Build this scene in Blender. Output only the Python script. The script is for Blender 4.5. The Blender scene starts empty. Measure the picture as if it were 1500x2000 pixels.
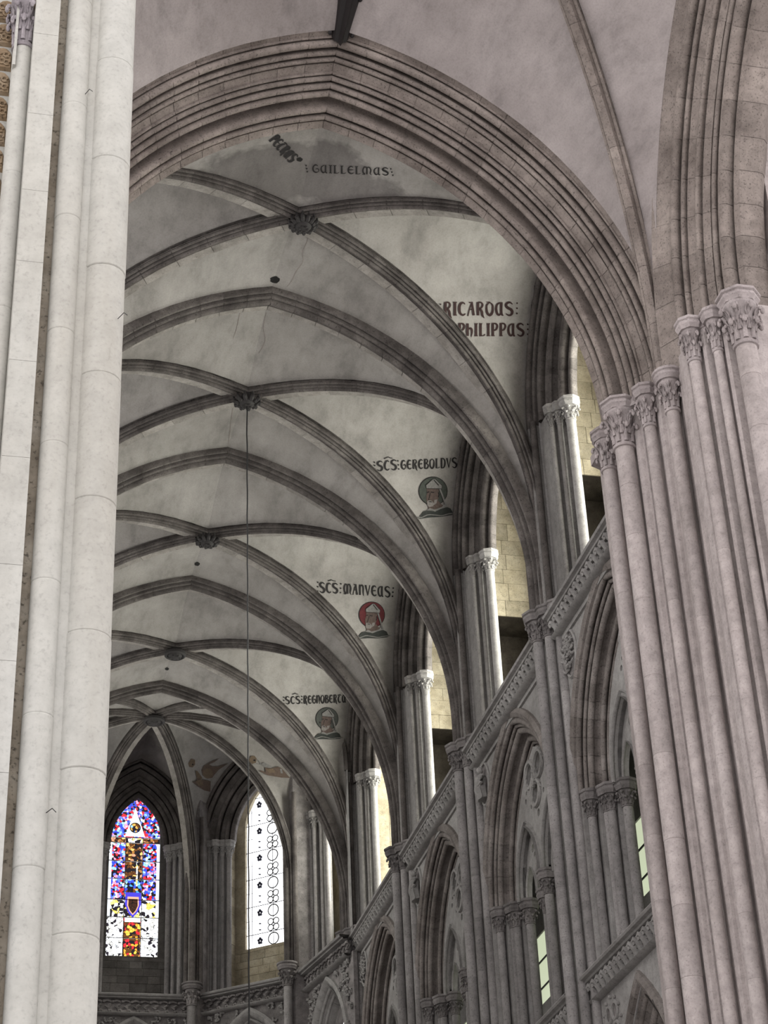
import bpy, bmesh, math, random
from math import sin, cos, pi, sqrt, radians, acos
from mathutils import Vector, Matrix
from mathutils.bvhtree import BVHTree
random.seed(7)
SC = bpy.context.scene
COL = SC.collection
ZO = 1.6                                  # eye height: measured heights are above the eye, world heights above the floor

# ------------------------------------------------------------------ camera
FPX, PITCH, YAW, ROLL = 3743.58, .5516, .2463, -.0474
CAM = Vector((-4.77, -21.507, ZO))
fw = Vector((sin(YAW) * cos(PITCH), cos(YAW) * cos(PITCH), sin(PITCH)))
r0 = Vector((cos(YAW), -sin(YAW), 0)); u0 = r0.cross(fw)
rt = r0 * cos(ROLL) + u0 * sin(ROLL); up = -r0 * sin(ROLL) + u0 * cos(ROLL)
cd = bpy.data.cameras.new('camera'); cam = bpy.data.objects.new('camera', cd); COL.objects.link(cam)
cam.matrix_world = Matrix(((rt.x, up.x, -fw.x, CAM.x), (rt.y, up.y, -fw.y, CAM.y), (rt.z, up.z, -fw.z, CAM.z), (0, 0, 0, 1)))
cd.sensor_fit = 'VERTICAL'; cd.sensor_height = 36; cd.lens = FPX / 2000 * 36; cd.clip_end = 500
SC.camera = cam

# ------------------------------------------------------------------ world and exposure
W = bpy.data.worlds.new('world'); SC.world = W; W.use_nodes = True
bgn = W.node_tree.nodes['Background']
bgn.inputs[0].default_value = (1.0, .955, .95, 1); bgn.inputs[1].default_value = 1.0
SC.view_settings.view_transform = 'Standard'; SC.view_settings.look = 'None'
SC.view_settings.gamma = 1; SC.view_settings.use_curve_mapping = False
SC.view_settings.exposure = 1.0
WIN = dict(south=7.0, north=2.0, apse=1.8, gallery=.33)       # daylight strength of the windows

SC.cycles.max_bounces = 6; SC.cycles.diffuse_bounces = 3

# ------------------------------------------------------------------ materials
def nodes(name):
    m = bpy.data.materials.new(name); m.use_nodes = True
    nt = m.node_tree; nt.nodes.clear()
    o = nt.nodes.new('ShaderNodeOutputMaterial'); b = nt.nodes.new('ShaderNodeBsdfPrincipled')
    nt.links.new(b.outputs[0], o.inputs[0])
    return m, nt, b, o
def N(nt, t, **k):
    n = nt.nodes.new(t)
    for a, v in k.items(): setattr(n, a, v)
    return n
def noise(nt, pos, scale, detail=4, rough=.55, sc3=None):
    n = N(nt, 'ShaderNodeTexNoise'); n.inputs['Scale'].default_value = scale; n.inputs['Detail'].default_value = detail; n.inputs['Roughness'].default_value = rough
    if sc3:
        mp = N(nt, 'ShaderNodeMapping'); mp.inputs['Scale'].default_value = sc3; nt.links.new(pos, mp.inputs[0]); pos = mp.outputs[0]
    nt.links.new(pos, n.inputs['Vector']); return n.outputs['Fac']
def ramp(nt, fac, stops):
    r = N(nt, 'ShaderNodeValToRGB'); e = r.color_ramp.elements
    while len(e) < len(stops): e.new(.5)
    for k, (p, c) in enumerate(stops):
        e[k].position = p; e[k].color = (c[0], c[1], c[2], 1) if not isinstance(c, (int, float)) else (c, c, c, 1)
    nt.links.new(fac, r.inputs[0]); return r.outputs[0]
def mix(nt, a, b, fac, mode='MIX'):
    m = N(nt, 'ShaderNodeMix', data_type='RGBA', blend_type=mode)
    for s, v in ((6, a), (7, b)):
        if isinstance(v, tuple): m.inputs[s].default_value = (*v, 1)
        else: nt.links.new(v, m.inputs[s])
    if isinstance(fac, (int, float)): m.inputs[0].default_value = fac
    else: nt.links.new(fac, m.inputs[0])
    return m.outputs[2]
ALB = .62
def dk(*cs): return [tuple(x * ALB for x in c) for c in cs]
def stone(name, c0, c1, c2, big=.9, streak=(1, 1, 1), speck=.35, rnd=.22, bump=.25, rough=.9, fine=38, soft=.75):
    c0, c1, c2 = dk(c0, c1, c2)
    m, nt, b, o = nodes(name)
    pos = N(nt, 'ShaderNodeNewGeometry').outputs['Position']
    n1 = noise(nt, pos, big, 5, .6, streak); n2 = noise(nt, pos, fine * .2, 5, .65); n3 = noise(nt, pos, fine, 3, .6)
    col = ramp(nt, n1, [(.28, c0), (.5, c1), (.74, c2)])
    col = mix(nt, col, ramp(nt, n2, [(.3, .72), (.62, 1.12)]), soft, 'MULTIPLY')
    col = mix(nt, col, ramp(nt, n3, [(.30, 1 - speck * 1.4), (.44, 1.0), (.7, 1.06)]), .8, 'MULTIPLY')
    oi = N(nt, 'ShaderNodeObjectInfo')
    col = mix(nt, col, ramp(nt, oi.outputs['Random'], [(0, 1 - rnd), (1, 1 + rnd * .45)]), 1.0, 'MULTIPLY')
    nt.links.new(col, b.inputs['Base Color']); b.inputs['Roughness'].default_value = rough
    b.inputs['Specular IOR Level'].default_value = .2
    bp = N(nt, 'ShaderNodeBump'); bp.inputs['Strength'].default_value = bump; bp.inputs['Distance'].default_value = .02
    nt.links.new(mix(nt, n2, n3, .45), bp.inputs['Height']); nt.links.new(bp.outputs[0], b.inputs['Normal'])
    return m
def plain(name, c, rough=.8, metal=0):
    c, = dk(c)
    m, nt, b, o = nodes(name)
    pos = N(nt, 'ShaderNodeNewGeometry').outputs['Position']
    col = ramp(nt, noise(nt, pos, 22, 4), [(.3, tuple(x * .78 for x in c)), (.7, tuple(min(1, x * 1.15) for x in c))])
    nt.links.new(col, b.inputs['Base Color']); b.inputs['Roughness'].default_value = rough; b.inputs['Metallic'].default_value = metal
    return m
def glow(name, c, s):
    m, nt, b, o = nodes(name)
    b.inputs['Base Color'].default_value = (.1, .1, .1, 1)
    b.inputs['Emission Color'].default_value = (*c, 1); b.inputs['Emission Strength'].default_value = s
    return m
def glass_cells(name, cols, s, scale, lead=.06):
    """daylight through leaded glass: irregular coloured pieces with dark leads"""
    m, nt, b, o = nodes(name)
    pos = N(nt, 'ShaderNodeNewGeometry').outputs['Position']
    v = N(nt, 'ShaderNodeTexVoronoi', feature='F1'); v.inputs['Scale'].default_value = scale; nt.links.new(pos, v.inputs['Vector'])
    e = N(nt, 'ShaderNodeTexVoronoi', feature='DISTANCE_TO_EDGE'); e.inputs['Scale'].default_value = scale; nt.links.new(pos, e.inputs['Vector'])
    wn = N(nt, 'ShaderNodeTexWhiteNoise', noise_dimensions='3D'); nt.links.new(v.outputs['Position'], wn.inputs['Vector'])
    r = N(nt, 'ShaderNodeValToRGB'); r.color_ramp.interpolation = 'CONSTANT'; el = r.color_ramp.elements
    while len(el) < len(cols): el.new(.5)
    for k, c in enumerate(cols): el[k].position = k / len(cols); el[k].color = (*c, 1)
    nt.links.new(wn.outputs['Value'], r.inputs[0])
    ld = ramp(nt, e.outputs['Distance'], [(lead * .5, 0.0), (lead, 1.0)])
    col = mix(nt, r.outputs[0], ld, 1.0, 'MULTIPLY')
    b.inputs['Base Color'].default_value = (.02, .02, .02, 1)
    nt.links.new(col, b.inputs['Emission Color']); b.inputs['Emission Strength'].default_value = s * .55
    return m

M = {}
M['rib'] = stone('rib_stone', (.085, .074, .07), (.16, .143, .135), (.26, .235, .22), 2.2, rnd=.2, speck=.5, bump=.4)
M['arch'] = stone('arch_stone', (.23, .192, .172), (.35, .30, .272), (.48, .415, .375), 1.6, rnd=.14, speck=.5, bump=.4)
M['arch2'] = stone('triforium_arch_stone', (.20, .175, .16), (.33, .295, .275), (.46, .42, .395), 1.6, rnd=.15, speck=.5, bump=.4)
M['fillet'] = stone('pale_voussoir_back', (.32, .295, .27), (.44, .41, .38), (.53, .50, .465), 3, rnd=.18, speck=.3)
M['wall'] = stone('wall_stone', (.34, .325, .315), (.46, .445, .432), (.57, .555, .54), .8, rnd=.12, speck=.25, bump=.3)
M['shaft'] = stone('shaft_stone', (.29, .273, .27), (.44, .418, .412), (.56, .535, .527), 1.8, (1, 1, .35), rnd=.2, speck=.4, bump=.35)
M['jamb'] = stone('jamb_stone', (.23, .218, .21), (.33, .315, .305), (.43, .415, .40), 1.4, (1, 1, .4), rnd=.15, speck=.35)
M['carve'] = stone('carved_stone', (.18, .165, .163), (.31, .288, .283), (.44, .412, .405), 3., rnd=.25, speck=.4)
M['pier'] = stone('pier_stone', (.42, .37, .355), (.59, .525, .51), (.72, .65, .635), 1.3, (1, 1, .3), rnd=.12, speck=.22, bump=.35)
M['piercap'] = stone('pier_capital_stone', (.38, .33, .325), (.52, .46, .455), (.63, .57, .565), 2, rnd=.15, speck=.3)
M['lime'] = stone('limewashed_stone', (.57, .55, .495), (.665, .66, .615), (.715, .72, .69), .9, (1.4, 1.4, .2), rnd=.03, speck=.12, bump=.06, soft=.35)
M['limedark'] = stone('tan_limewash', (.25, .21, .16), (.38, .335, .27), (.5, .46, .39), 3, rnd=.1, speck=.6)
M['ochre'] = stone('ochre_relief', (.30, .20, .12), (.42, .31, .20), (.55, .44, .32), 9, rnd=.15, speck=.5)
M['lilac'] = stone('violet_grey_stone', (.26, .23, .25), (.40, .36, .385), (.55, .51, .53), 5, rnd=.1)
M['tan'] = stone('tan_ashlar', (.40, .345, .24), (.53, .465, .34), (.64, .58, .45), 2.2, rnd=.25, speck=.35)
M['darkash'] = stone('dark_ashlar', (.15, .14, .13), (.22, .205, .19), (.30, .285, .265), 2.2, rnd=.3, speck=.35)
M['floor'] = stone('floor_stone', (.36, .34, .32), (.46, .44, .42), (.54, .52, .5), .6)
M['passage_shade'] = stone('shaded_passage', (.05, .042, .033), (.09, .076, .06), (.16, .14, .11), 1.6)  # near-black stone puts the shade inside the passage doorways into the colour
M['dark'] = plain('blackened_wood', (.022, .018, .019), .55)
M['iron'] = plain('black_iron', (.012, .012, .014), .6)
M['boss'] = plain('sooty_boss', (.034, .03, .03), .8)
M['hole'] = plain('hole_shade', (.012, .011, .01), 1)
M['ink'] = plain('black_paint', (.018, .015, .015), .9)
M['inkred'] = plain('dark_red_brown_paint', (.045, .018, .017), .9)
M['halo_g'] = plain('grey_green_paint', (.075, .085, .072), .9)
M['halo_r'] = plain('dark_red_paint', (.13, .018, .022), .9)
M['halo_k'] = plain('grey_paint', (.085, .09, .082), .9)
M['skin'] = plain('brown_skin_paint', (.135, .095, .082), .9)
M['beard'] = plain('pale_grey_paint', (.30, .275, .26), .9)
M['mitre'] = plain('light_grey_paint', (.28, .27, .26), .9)
M['robe'] = plain('dark_green_paint', (.045, .05, .045), .9)
M['robe_r'] = plain('brown_red_paint', (.165, .115, .09), .9)
M['gold'] = plain('faded_ochre_paint', (.22, .158, .105), .9)
M['white_lamp'] = plain('white_enamel', (.6, .6, .6), .4)
M['plaster_pink'] = None

def plaster(name, c0, c1, c2, stain=False):
    c0, c1, c2 = dk(c0, c1, c2)
    m, nt, b, o = nodes(name)
    pos = N(nt, 'ShaderNodeNewGeometry').outputs['Position']
    n1 = noise(nt, pos, .55, 6, .62); n2 = noise(nt, pos, 2.4, 6, .7, (1, .35, 1)); n3 = noise(nt, pos, 34, 3, .6)
    col = ramp(nt, n1, [(.3, c0), (.5, c1), (.7, c2)])
    col = mix(nt, col, ramp(nt, n2, [(.30, .70), (.5, 1.0), (.68, 1.15)]), .9, 'MULTIPLY')
    col = mix(nt, col, ramp(nt, n3, [(.3, .86), (.5, 1.0), (.72, 1.05)]), .8, 'MULTIPLY')
    if stain:        # an old water stain with a ragged edge on the first severy of the choir vault
        sp = N(nt, 'ShaderNodeSeparateXYZ'); nt.links.new(pos, sp.inputs[0])
        wob = noise(nt, pos, 1.3, 4, .6)
        def ma(op, x, y):
            q = N(nt, 'ShaderNodeMath', operation=op)
            for k, v in ((0, x), (1, y)):
                if isinstance(v, (int, float)): q.inputs[k].default_value = v
                else: nt.links.new(v, q.inputs[k])
            return q.outputs[0]
        ex = ma('MULTIPLY', ma('ADD', sp.outputs[0], .1), .46); ey = ma('MULTIPLY', ma('SUBTRACT', sp.outputs[1], 1.45), 1.25)
        d2 = ma('ADD', ma('MULTIPLY', ex, ex), ma('MULTIPLY', ey, ey))
        f = ma('ADD', d2, ma('MULTIPLY', ma('SUBTRACT', wob, .5), 2.2))
        msk = ramp(nt, f, [(.52, 1.0), (.80, 0.0)])
        col = mix(nt, col, mix(nt, col, (.56, .55, .56), 1.0, 'MULTIPLY'), msk)
    nt.links.new(col, b.inputs['Base Color']); b.inputs['Roughness'].default_value = .95; b.inputs['Specular IOR Level'].default_value = .1
    bp = N(nt, 'ShaderNodeBump'); bp.inputs['Strength'].default_value = .2; bp.inputs['Distance'].default_value = .02
    nt.links.new(n2, bp.inputs['Height']); nt.links.new(bp.outputs[0], b.inputs['Normal'])
    return m
M['web'] = plaster('vault_plaster', (.355, .334, .315), (.45, .427, .404), (.535, .51, .487), True)
M['webx'] = plaster('crossing_plaster', (.41, .365, .355), (.50, .45, .44), (.58, .525, .515))
M['webd'] = plaster('dark_apse_plaster', (.16, .15, .135), (.24, .225, .21), (.36, .34, .32))  # darker plaster for the middle cell of the apse vault
M['day_s'] = glow('clerestory_daylight', (1, 1, .90), WIN['south'])
M['day_n'] = glow('north_daylight', (1, .98, .95), WIN['north'])
M['day_w'] = glow('white_glass', (.97, .98, 1), WIN['apse'])
M['day_g'] = glow('greenish_glass', (.86, .95, .66), WIN['gallery'])
BL, RD, PK, WH, BR, GD, CY, BK = (.03, .06, .75), (.65, .02, .03), (.9, .25, .4), (.95, .97, 1), (.10, .035, .008), (.95, .55, .08), (.25, .55, .95), (.008, .006, .01)
M['gl_border'] = glass_cells('blue_red_glass', [BL, BK, RD, (.1, .16, .9), CY, BK, PK, BL, WH, RD], 2.1, 17)
M['gl_brown'] = glass_cells('brown_figure_glass', [BR, BK, (.3, .13, .03), BK, (.75, .42, .12), BR, BK, (.55, .25, .15)], 2.0, 14)
M['gl_blue'] = glass_cells('blue_robe_glass', [(.05, .28, .95), BK, BL, BR, CY, BK, (.6, .3, .06)], 2.0, 14)
M['gl_white'] = glass_cells('white_glass_with_dark_paint', [WH, WH, BK, (.8, .88, .95), WH, (.3, .3, .28), WH], 3.2, 13)
M['gl_gold'] = glass_cells('gold_and_white_glass', [GD, WH, (.9, .75, .15), BK, WH, (.85, .9, 1), BK], 2.6, 12)
M['gl_orange'] = glass_cells('orange_canopy_glass', [(.8, .32, .03), BR, BK, (.95, .5, .06), RD, BR, BK], 2.0, 15)
M['gl_shield'] = glass_cells('dark_shield_glass', [(.06, .02, .01), (.1, .05, .02)], 1.0, 8)
M['gl_rim'] = glow('deep_blue_glass', (.04, .03, .5), .9)
M['gl_pink'] = glow('salmon_glass', (.9, .4, .25), .8)
M['gl_pale'] = glow('pale_blue_white_glass', (.8, .9, .97), 1.2)
M['leadblue'] = plain('blue_black_lead', (.02, .02, .05), .7)

# ------------------------------------------------------------------ mesh helpers
def empty(name, parent=None, loc=(0, 0, 0)):
    o = bpy.data.objects.new(name, None); COL.objects.link(o); o.location = loc
    if parent: o.parent = parent
    return o
def mk(name, verts, faces, mat, parent=None, smooth=True, ang=38):
    me = bpy.data.meshes.new(name); me.from_pydata([tuple(v) for v in verts], [], faces); me.update()
    if smooth:
        me.polygons.foreach_set('use_smooth', [True] * len(me.polygons)); me.set_sharp_from_angle(angle=radians(ang))
    if mat: me.materials.append(M[mat] if isinstance(mat, str) else mat)
    o = bpy.data.objects.new(name, me); COL.objects.link(o)
    if parent: o.parent = parent
    return o
def inst(src, name, parent=None, loc=None, scale=None, rot=None, mat=None):
    o = bpy.data.objects.new(name, src.data if hasattr(src, 'data') else src); COL.objects.link(o)
    if parent: o.parent = parent
    if loc is not None: o.location = loc
    if scale is not None: o.scale = scale if not isinstance(scale, (int, float)) else (scale,) * 3
    if rot is not None: o.rotation_euler = rot
    return o
MESH = {}
def mesh_of(key, verts, faces, mat, smooth=True, ang=38):
    k = (key, mat)
    if k not in MESH:
        me = bpy.data.meshes.new(key); me.from_pydata([tuple(v) for v in verts], [], faces); me.update()
        if smooth:
            me.polygons.foreach_set('use_smooth', [True] * len(me.polygons)); me.set_sharp_from_angle(angle=radians(ang))
        me.materials.append(M[mat]); MESH[k] = me
    return MESH[k]
def tag(o, label, cat=None, group=None, kind=None):
    o['label'] = label
    if cat: o['category'] = cat
    if group: o['group'] = group
    if kind: o['kind'] = kind
    return o
class MB:
    def __init__(s): s.v = []; s.f = []
    def add(s, vs, fs):
        n = len(s.v); s.v += [tuple(v) for v in vs]; s.f += [tuple(i + n for i in f) for f in fs]; return s
    def box(s, a, b):
        x0, y0, z0 = a; x1, y1, z1 = b
        return s.add([(x0, y0, z0), (x1, y0, z0), (x1, y1, z0), (x0, y1, z0), (x0, y0, z1), (x1, y0, z1), (x1, y1, z1), (x0, y1, z1)],
                     [(0, 3, 2, 1), (4, 5, 6, 7), (0, 1, 5, 4), (1, 2, 6, 5), (2, 3, 7, 6), (3, 0, 4, 7)])
    def tube(s, pts, rad, n=6, cap=True):
        P = [Vector(p) for p in pts]; rings = []
        for i, p in enumerate(P):
            t = (P[min(i + 1, len(P) - 1)] - P[max(i - 1, 0)]).normalized()
            a = t.cross(Vector((.31, .17, .93))); a = a.normalized() if a.length > 1e-4 else Vector((1, 0, 0)); b = t.cross(a)
            rr = rad[i] if isinstance(rad, (list, tuple)) else rad
            rings.append([p + (a * cos(2 * pi * k / n) + b * sin(2 * pi * k / n)) * rr for k in range(n)])
        vs = [q for r in rings for q in r]; fs = []
        for i in range(len(P) - 1):
            for k in range(n): fs.append((i * n + k, i * n + (k + 1) % n, (i + 1) * n + (k + 1) % n, (i + 1) * n + k))
        if cap: fs += [tuple(range(n))[::-1], tuple(range((len(P) - 1) * n, len(P) * n))]
        return s.add(vs, fs)
    def lathe(s, prof, n=20, o=(0, 0, 0), a0=0):
        vs = []; fs = []
        for r, z in prof:
            for k in range(n): vs.append((o[0] + r * cos(a0 + 2 * pi * k / n), o[1] + r * sin(a0 + 2 * pi * k / n), o[2] + z))
        for i in range(len(prof) - 1):
            for k in range(n): fs.append((i * n + k, i * n + (k + 1) % n, (i + 1) * n + (k + 1) % n, (i + 1) * n + k))
        fs += [tuple(range(n))[::-1], tuple(range((len(prof) - 1) * n, len(prof) * n))]
        return s.add(vs, fs)
    def ball(s, c, r, n=7, m=5, sq=(1, 1, 1)):
        vs = [(c[0], c[1], c[2] - r * sq[2])]; fs = []
        for i in range(1, m):
            a = -pi / 2 + pi * i / m
            for k in range(n): vs.append((c[0] + r * sq[0] * cos(a) * cos(2 * pi * k / n), c[1] + r * sq[1] * cos(a) * sin(2 * pi * k / n), c[2] + r * sq[2] * sin(a)))
        vs.append((c[0], c[1], c[2] + r * sq[2])); L = len(vs) - 1
        for k in range(n):
            fs.append((0, 1 + (k + 1) % n, 1 + k)); fs.append((L, L - n + k, L - n + (k + 1) % n))
            for i in range(m - 2): fs.append((1 + i * n + k, 1 + i * n + (k + 1) % n, 1 + (i + 1) * n + (k + 1) % n, 1 + (i + 1) * n + k))
        return s.add(vs, fs)
    def build(s, name, mat, parent=None, smooth=True, ang=38): return mk(name, s.v, s.f, mat, parent, smooth, ang)
    def mesh(s, key, mat, smooth=True, ang=38): return mesh_of(key, s.v, s.f, mat, smooth, ang)

def frame(o, T, Nn):
    o, T, Nn = Vector(o), Vector(T), Vector(Nn)
    return lambda t, d, z: o + T * t + Nn * d + Vector((0, 0, z))
def prof(*items):
    """profile in (radial, depth); ('o', r, d, radius, a0, a1) is a roll"""
    out = []
    for it in items:
        if it[0] == 'o':
            _, r, d, q, a0, a1 = it; n = max(3, int(abs(a1 - a0) / 40) + 1)
            for k in range(n + 1):
                a = radians(a0 + (a1 - a0) * k / n); out.append((r + q * cos(a), d + q * sin(a)))
        else: out.append(it)
    return out
def molds(p0, p1, *orders):
    """mouldings laid along the line p0-p1 in (radial, depth): 'r' roll, 'f' flat, 'n' deep channel, 'h' hollow; one profile per order"""
    tot = sum(it[1] for o in orders for it in o); L = math.hypot(p1[0] - p0[0], p1[1] - p0[1]); k = L / tot
    e = ((p1[0] - p0[0]) / L, (p1[1] - p0[1]) / L); nn = (-e[1], e[0]); s = 0; out = []
    def P(a, b): return (p0[0] + e[0] * a + nn[0] * b, p0[1] + e[1] * a + nn[1] * b)
    for o in orders:
        pr = []
        for it in o:
            w = it[1] * k
            if it[0] == 'r':
                q = w / 2
                for j in range(8):
                    a = pi * (-.12 + 1.24 * j / 7); pr.append(P(s + q - q * cos(a), q * .55 + q * sin(a)))
            elif it[0] == 'f': pr += [P(s, 0), P(s + w, 0)]
            elif it[0] == 'n': pr += [P(s + w * .1, -it[2] * 1.9), P(s + w * .9, -it[2] * 1.9)]
            else: pr += [P(s + w * j / 6, -it[2] * sin(pi * j / 6) ** .7) for j in range(7)]
            s += w
        if out: pr = [out[-1][-1]] + pr
        out.append(pr)
    return out
def arch_pts(a, c, zs, zb, r=0, n=14, half=0, legs=3):
    """pointed arch: half span a, centres c beyond the axis, springing zs, feet zb, offset r outwards.
    half 0 = foot to foot, 1 = right foot to apex, -1 = left foot to apex"""
    R = a + c + r; ph = acos(max(-1, min(1, c / R)))
    R_ = [(a + r, zb + (zs - zb) * k / legs) for k in range(legs)] if zb < zs else []
    R_ += [(-c + R * cos(ph * k / n), zs + R * sin(ph * k / n)) for k in range(n + 1)]
    if half == 1: return R_
    L_ = [(-x, z) for x, z in R_]
    if half == -1: return L_
    return L_ + R_[::-1][1:]
def grid_faces(nr, nc, close=False):
    f = []
    for i in range(nr - 1):
        for j in range(nc - 1 + (1 if close else 0)):
            j2 = (j + 1) % nc; f.append((i * nc + j, i * nc + j2, (i + 1) * nc + j2, (i + 1) * nc + j))
    return f
def arch_sweep(name, P, a, c, zs, zb, F, mat, parent=None, n=14, half=0, legs=3, close=False, ang=38):
    paths = [arch_pts(a, c, zs, zb, r, n, half, legs) for r, d in P]
    np_ = len(paths[0]); v = []
    for i in range(np_):
        for j, (r, d) in enumerate(P): v.append(F(paths[j][i][0], d, paths[j][i][1]))
    return mk(name, v, grid_faces(np_, len(P), close), mat, parent, True, ang)
def arch_stones(P, a, c, zs, zb, F, mat, parent, count=12, leg_h=.55, gap=.006, name='voussoir', sub=2, halves=(1, -1)):
    """the same arch cut into separate voussoirs, over a continuous recessed core that shows in the joints"""
    arch_sweep('joint_bed', [(r + .014, d) for r, d in P], a, c, zs, zb, F, mat, parent, 14, 0, 2)
    for h in halves:
        segs = []
        if zs - zb > .05:
            m = max(1, round((zs - zb) / leg_h))
            segs += [('l', zb + (zs - zb) * k / m, zb + (zs - zb) * (k + 1) / m) for k in range(m)]
        segs += [('a', k / count, (k + 1) / count) for k in range(count)]
        for kind, q0, q1 in segs:
            L = (q1 - q0); g = gap / (1 if kind == 'l' else a + c); v = []; ns = 1 if kind == 'l' else sub
            jit = random.uniform(-.004, .004)
            for i in range(ns + 1):
                q = q0 + g / 2 + (L - g) * i / ns
                for r, d in P:
                    R = a + c + r
                    if kind == 'l': t, z = a + r, q
                    else:
                        ph = acos(c / R) * q; t, z = -c + R * cos(ph), zs + R * sin(ph)
                    v.append(F(h * t, d + jit, z))
            mk(name, v, grid_faces(ns + 1, len(P)), mat, parent, True, 38)
def path_sweep(pts, Bn, P, close=False):
    """sweep (u along Bn, v outward) along a planar 3d path; returns verts rows"""
    pts = [Vector(p) for p in pts]; Bn = Vector(Bn).normalized(); rows = []
    for i, p in enumerate(pts):
        t = (pts[min(i + 1, len(pts) - 1)] - pts[max(i - 1, 0)]).normalized(); nn = Bn.cross(t).normalized()
        rows.append([p + Bn * u + nn * v for u, v in P])
    return rows
def rib_stones(pts, Bn, P, mat, parent, every=2, gap=.006, name='voussoir'):
    rows = path_sweep(pts, Bn, P); bed = path_sweep(pts, Bn, [(u, v + .014) for u, v in P])
    mk('joint_bed', [q for r in bed for q in r], grid_faces(len(bed), len(P)), mat, parent, True, 38)
    for i in range(0, len(rows) - 1, every):
        seg = [list(r) for r in rows[i:i + every + 1]]
        if len(seg) < 2: continue
        d = (seg[1][0] - seg[0][0]).normalized() * gap * .5
        seg[0] = [q + d for q in seg[0]]; seg[-1] = [q - d for q in seg[-1]]
        v = [q for r in seg for q in r]
        mk(name, v, grid_faces(len(seg), len(P)), mat, parent, True, 38)
def resample(pts, n):
    pts = [Vector(p) for p in pts]; L = [0]
    for i in range(1, len(pts)): L.append(L[-1] + (pts[i] - pts[i - 1]).length)
    out = []; k = 0
    for j in range(n + 1):
        s = L[-1] * j / n
        while k < len(pts) - 2 and L[k + 1] < s: k += 1
        d = L[k + 1] - L[k]; q = (s - L[k]) / d if d > 1e-9 else 0
        out.append(pts[k].lerp(pts[k + 1], min(1, q)))
    return out
def fill(outer, holes, F, d0, d1, name, mat, parent=None, back=False):
    """flat plate in (t,z) with holes, front at d0, edges returned to d1"""
    bm = bmesh.new(); E = []; rims = []
    for loop in [outer] + holes:
        vs = [bm.verts.new((x, z, 0)) for x, z in loop]
        E += [bm.edges.new((vs[i], vs[(i + 1) % len(vs)])) for i in range(len(vs))]; rims.append(len(vs))
    bmesh.ops.triangle_fill(bm, use_beauty=True, use_dissolve=False, edges=E)
    bm.verts.index_update(); bm.verts.ensure_lookup_table()
    v2 = [(q.co.x, q.co.y) for q in bm.verts]; fs = [tuple(q.index for q in f.verts) for f in bm.faces]; bm.free()
    v = [F(x, d0, z) for x, z in v2]; n = len(v); v += [F(x, d1, z) for x, z in v2]; k = 0
    if back: fs += [tuple(i + n for i in f)[::-1] for f in fs]
    for m in rims:
        for i in range(m):
            a, b = k + i, k + (i + 1) % m; fs.append((a, b, b + n, a + n))
        k += m
    return mk(name, v, fs, mat, parent, True, 30)
def circ(x, z, r, n=20): return [(x + r * cos(2 * pi * k / n), z + r * sin(2 * pi * k / n)) for k in range(n)]
def torus_in(F, x, z, d, R, r, n=22, m=6):
    mb = MB(); pts = [F(x + R * cos(2 * pi * k / n), d, z + R * sin(2 * pi * k / n)) for k in range(n + 1)]
    return mb.tube(pts, r, m, False)

# ------------------------------------------------------------------ shafts, capitals, abaci
def drum_mesh(mat): return MB().lathe([(.97, 0), (1, .008), (1, .992), (.97, 1)], 22).mesh('drum', mat)
def shaft(parent, x, y, z0, z1, r, mat='shaft', h=.9, name='shaft', jit=.2):
    s = empty(name, parent); z = z0
    while z < z1 - 1e-3:
        k = min(z1 - z, h * random.uniform(1 - jit, 1 + jit))
        if z1 - z - k < h * .4: k = z1 - z
        q = r * random.uniform(.985, 1.012)
        inst(drum_mesh(mat), 'drum', s, (x, y, z), (q, q, k)); z += k
    return s
def rod(parent, p0, p1, r, mat='shaft', name='shaft', n=14):
    me = MB().lathe([(1, 0), (1, 1)], n).mesh('rod', mat)
    return inst(me, name, parent, p0, (r, r, p1[2] - p0[2]))
def crocket_pts(tier):
    if tier == 0: return [(1.0, .25), (1.05, .8), (1.16, 1.25), (1.42, 1.56), (1.68, 1.58), (1.76, 1.38)], [.26, .24, .18, .14, .13, .14]
    return [(1.05, .9), (1.14, 1.6), (1.34, 2.15), (1.74, 2.52), (2.05, 2.5), (2.12, 2.26)], [.22, .24, .19, .15, .14, .16]
def crocket(mb, tier, ang, n=6):
    pts, rad = crocket_pts(tier); ca, sa = cos(ang), sin(ang)
    P = lambda q, w, z: (q * ca - w * sa, q * sa + w * ca, z)
    mb.tube([P(q, 0, z) for q, z in pts], rad, n); q, z = pts[-1]
    mb.ball(P(q - .02, 0, z), .25, 7, 5)
    for w in (-1, 1):
        mb.ball(P(q - .16, w * .24, z + .14), .15, 6, 4); a, b = pts[2], pts[3]
        mb.tube([P(a[0] - .04, w * .12, a[1] - .3), P(a[0] + .06, w * .26, a[1]), P(b[0] - .05, w * .3, b[1] - .12)], [.08, .1, .05], 5)
    return mb
BELL = [(1.0, -.16), (1.2, -.12), (1.24, 0), (1.2, .1), (1.02, .16), (1.0, .5), (1.04, 1.3), (1.16, 2.0), (1.42, 2.55), (1.62, 2.8), (1.62, 3.0)]
def cap_mesh(mat, nc=8):
    if ('cap', mat) in MESH: return MESH[('cap', mat)]
    mb = MB().lathe(BELL, 16)
    for k in range(nc): crocket(mb, 0, 2 * pi * k / nc + .39, 5); crocket(mb, 1, 2 * pi * k / nc, 5)
    return mb.mesh('cap', mat)
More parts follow.
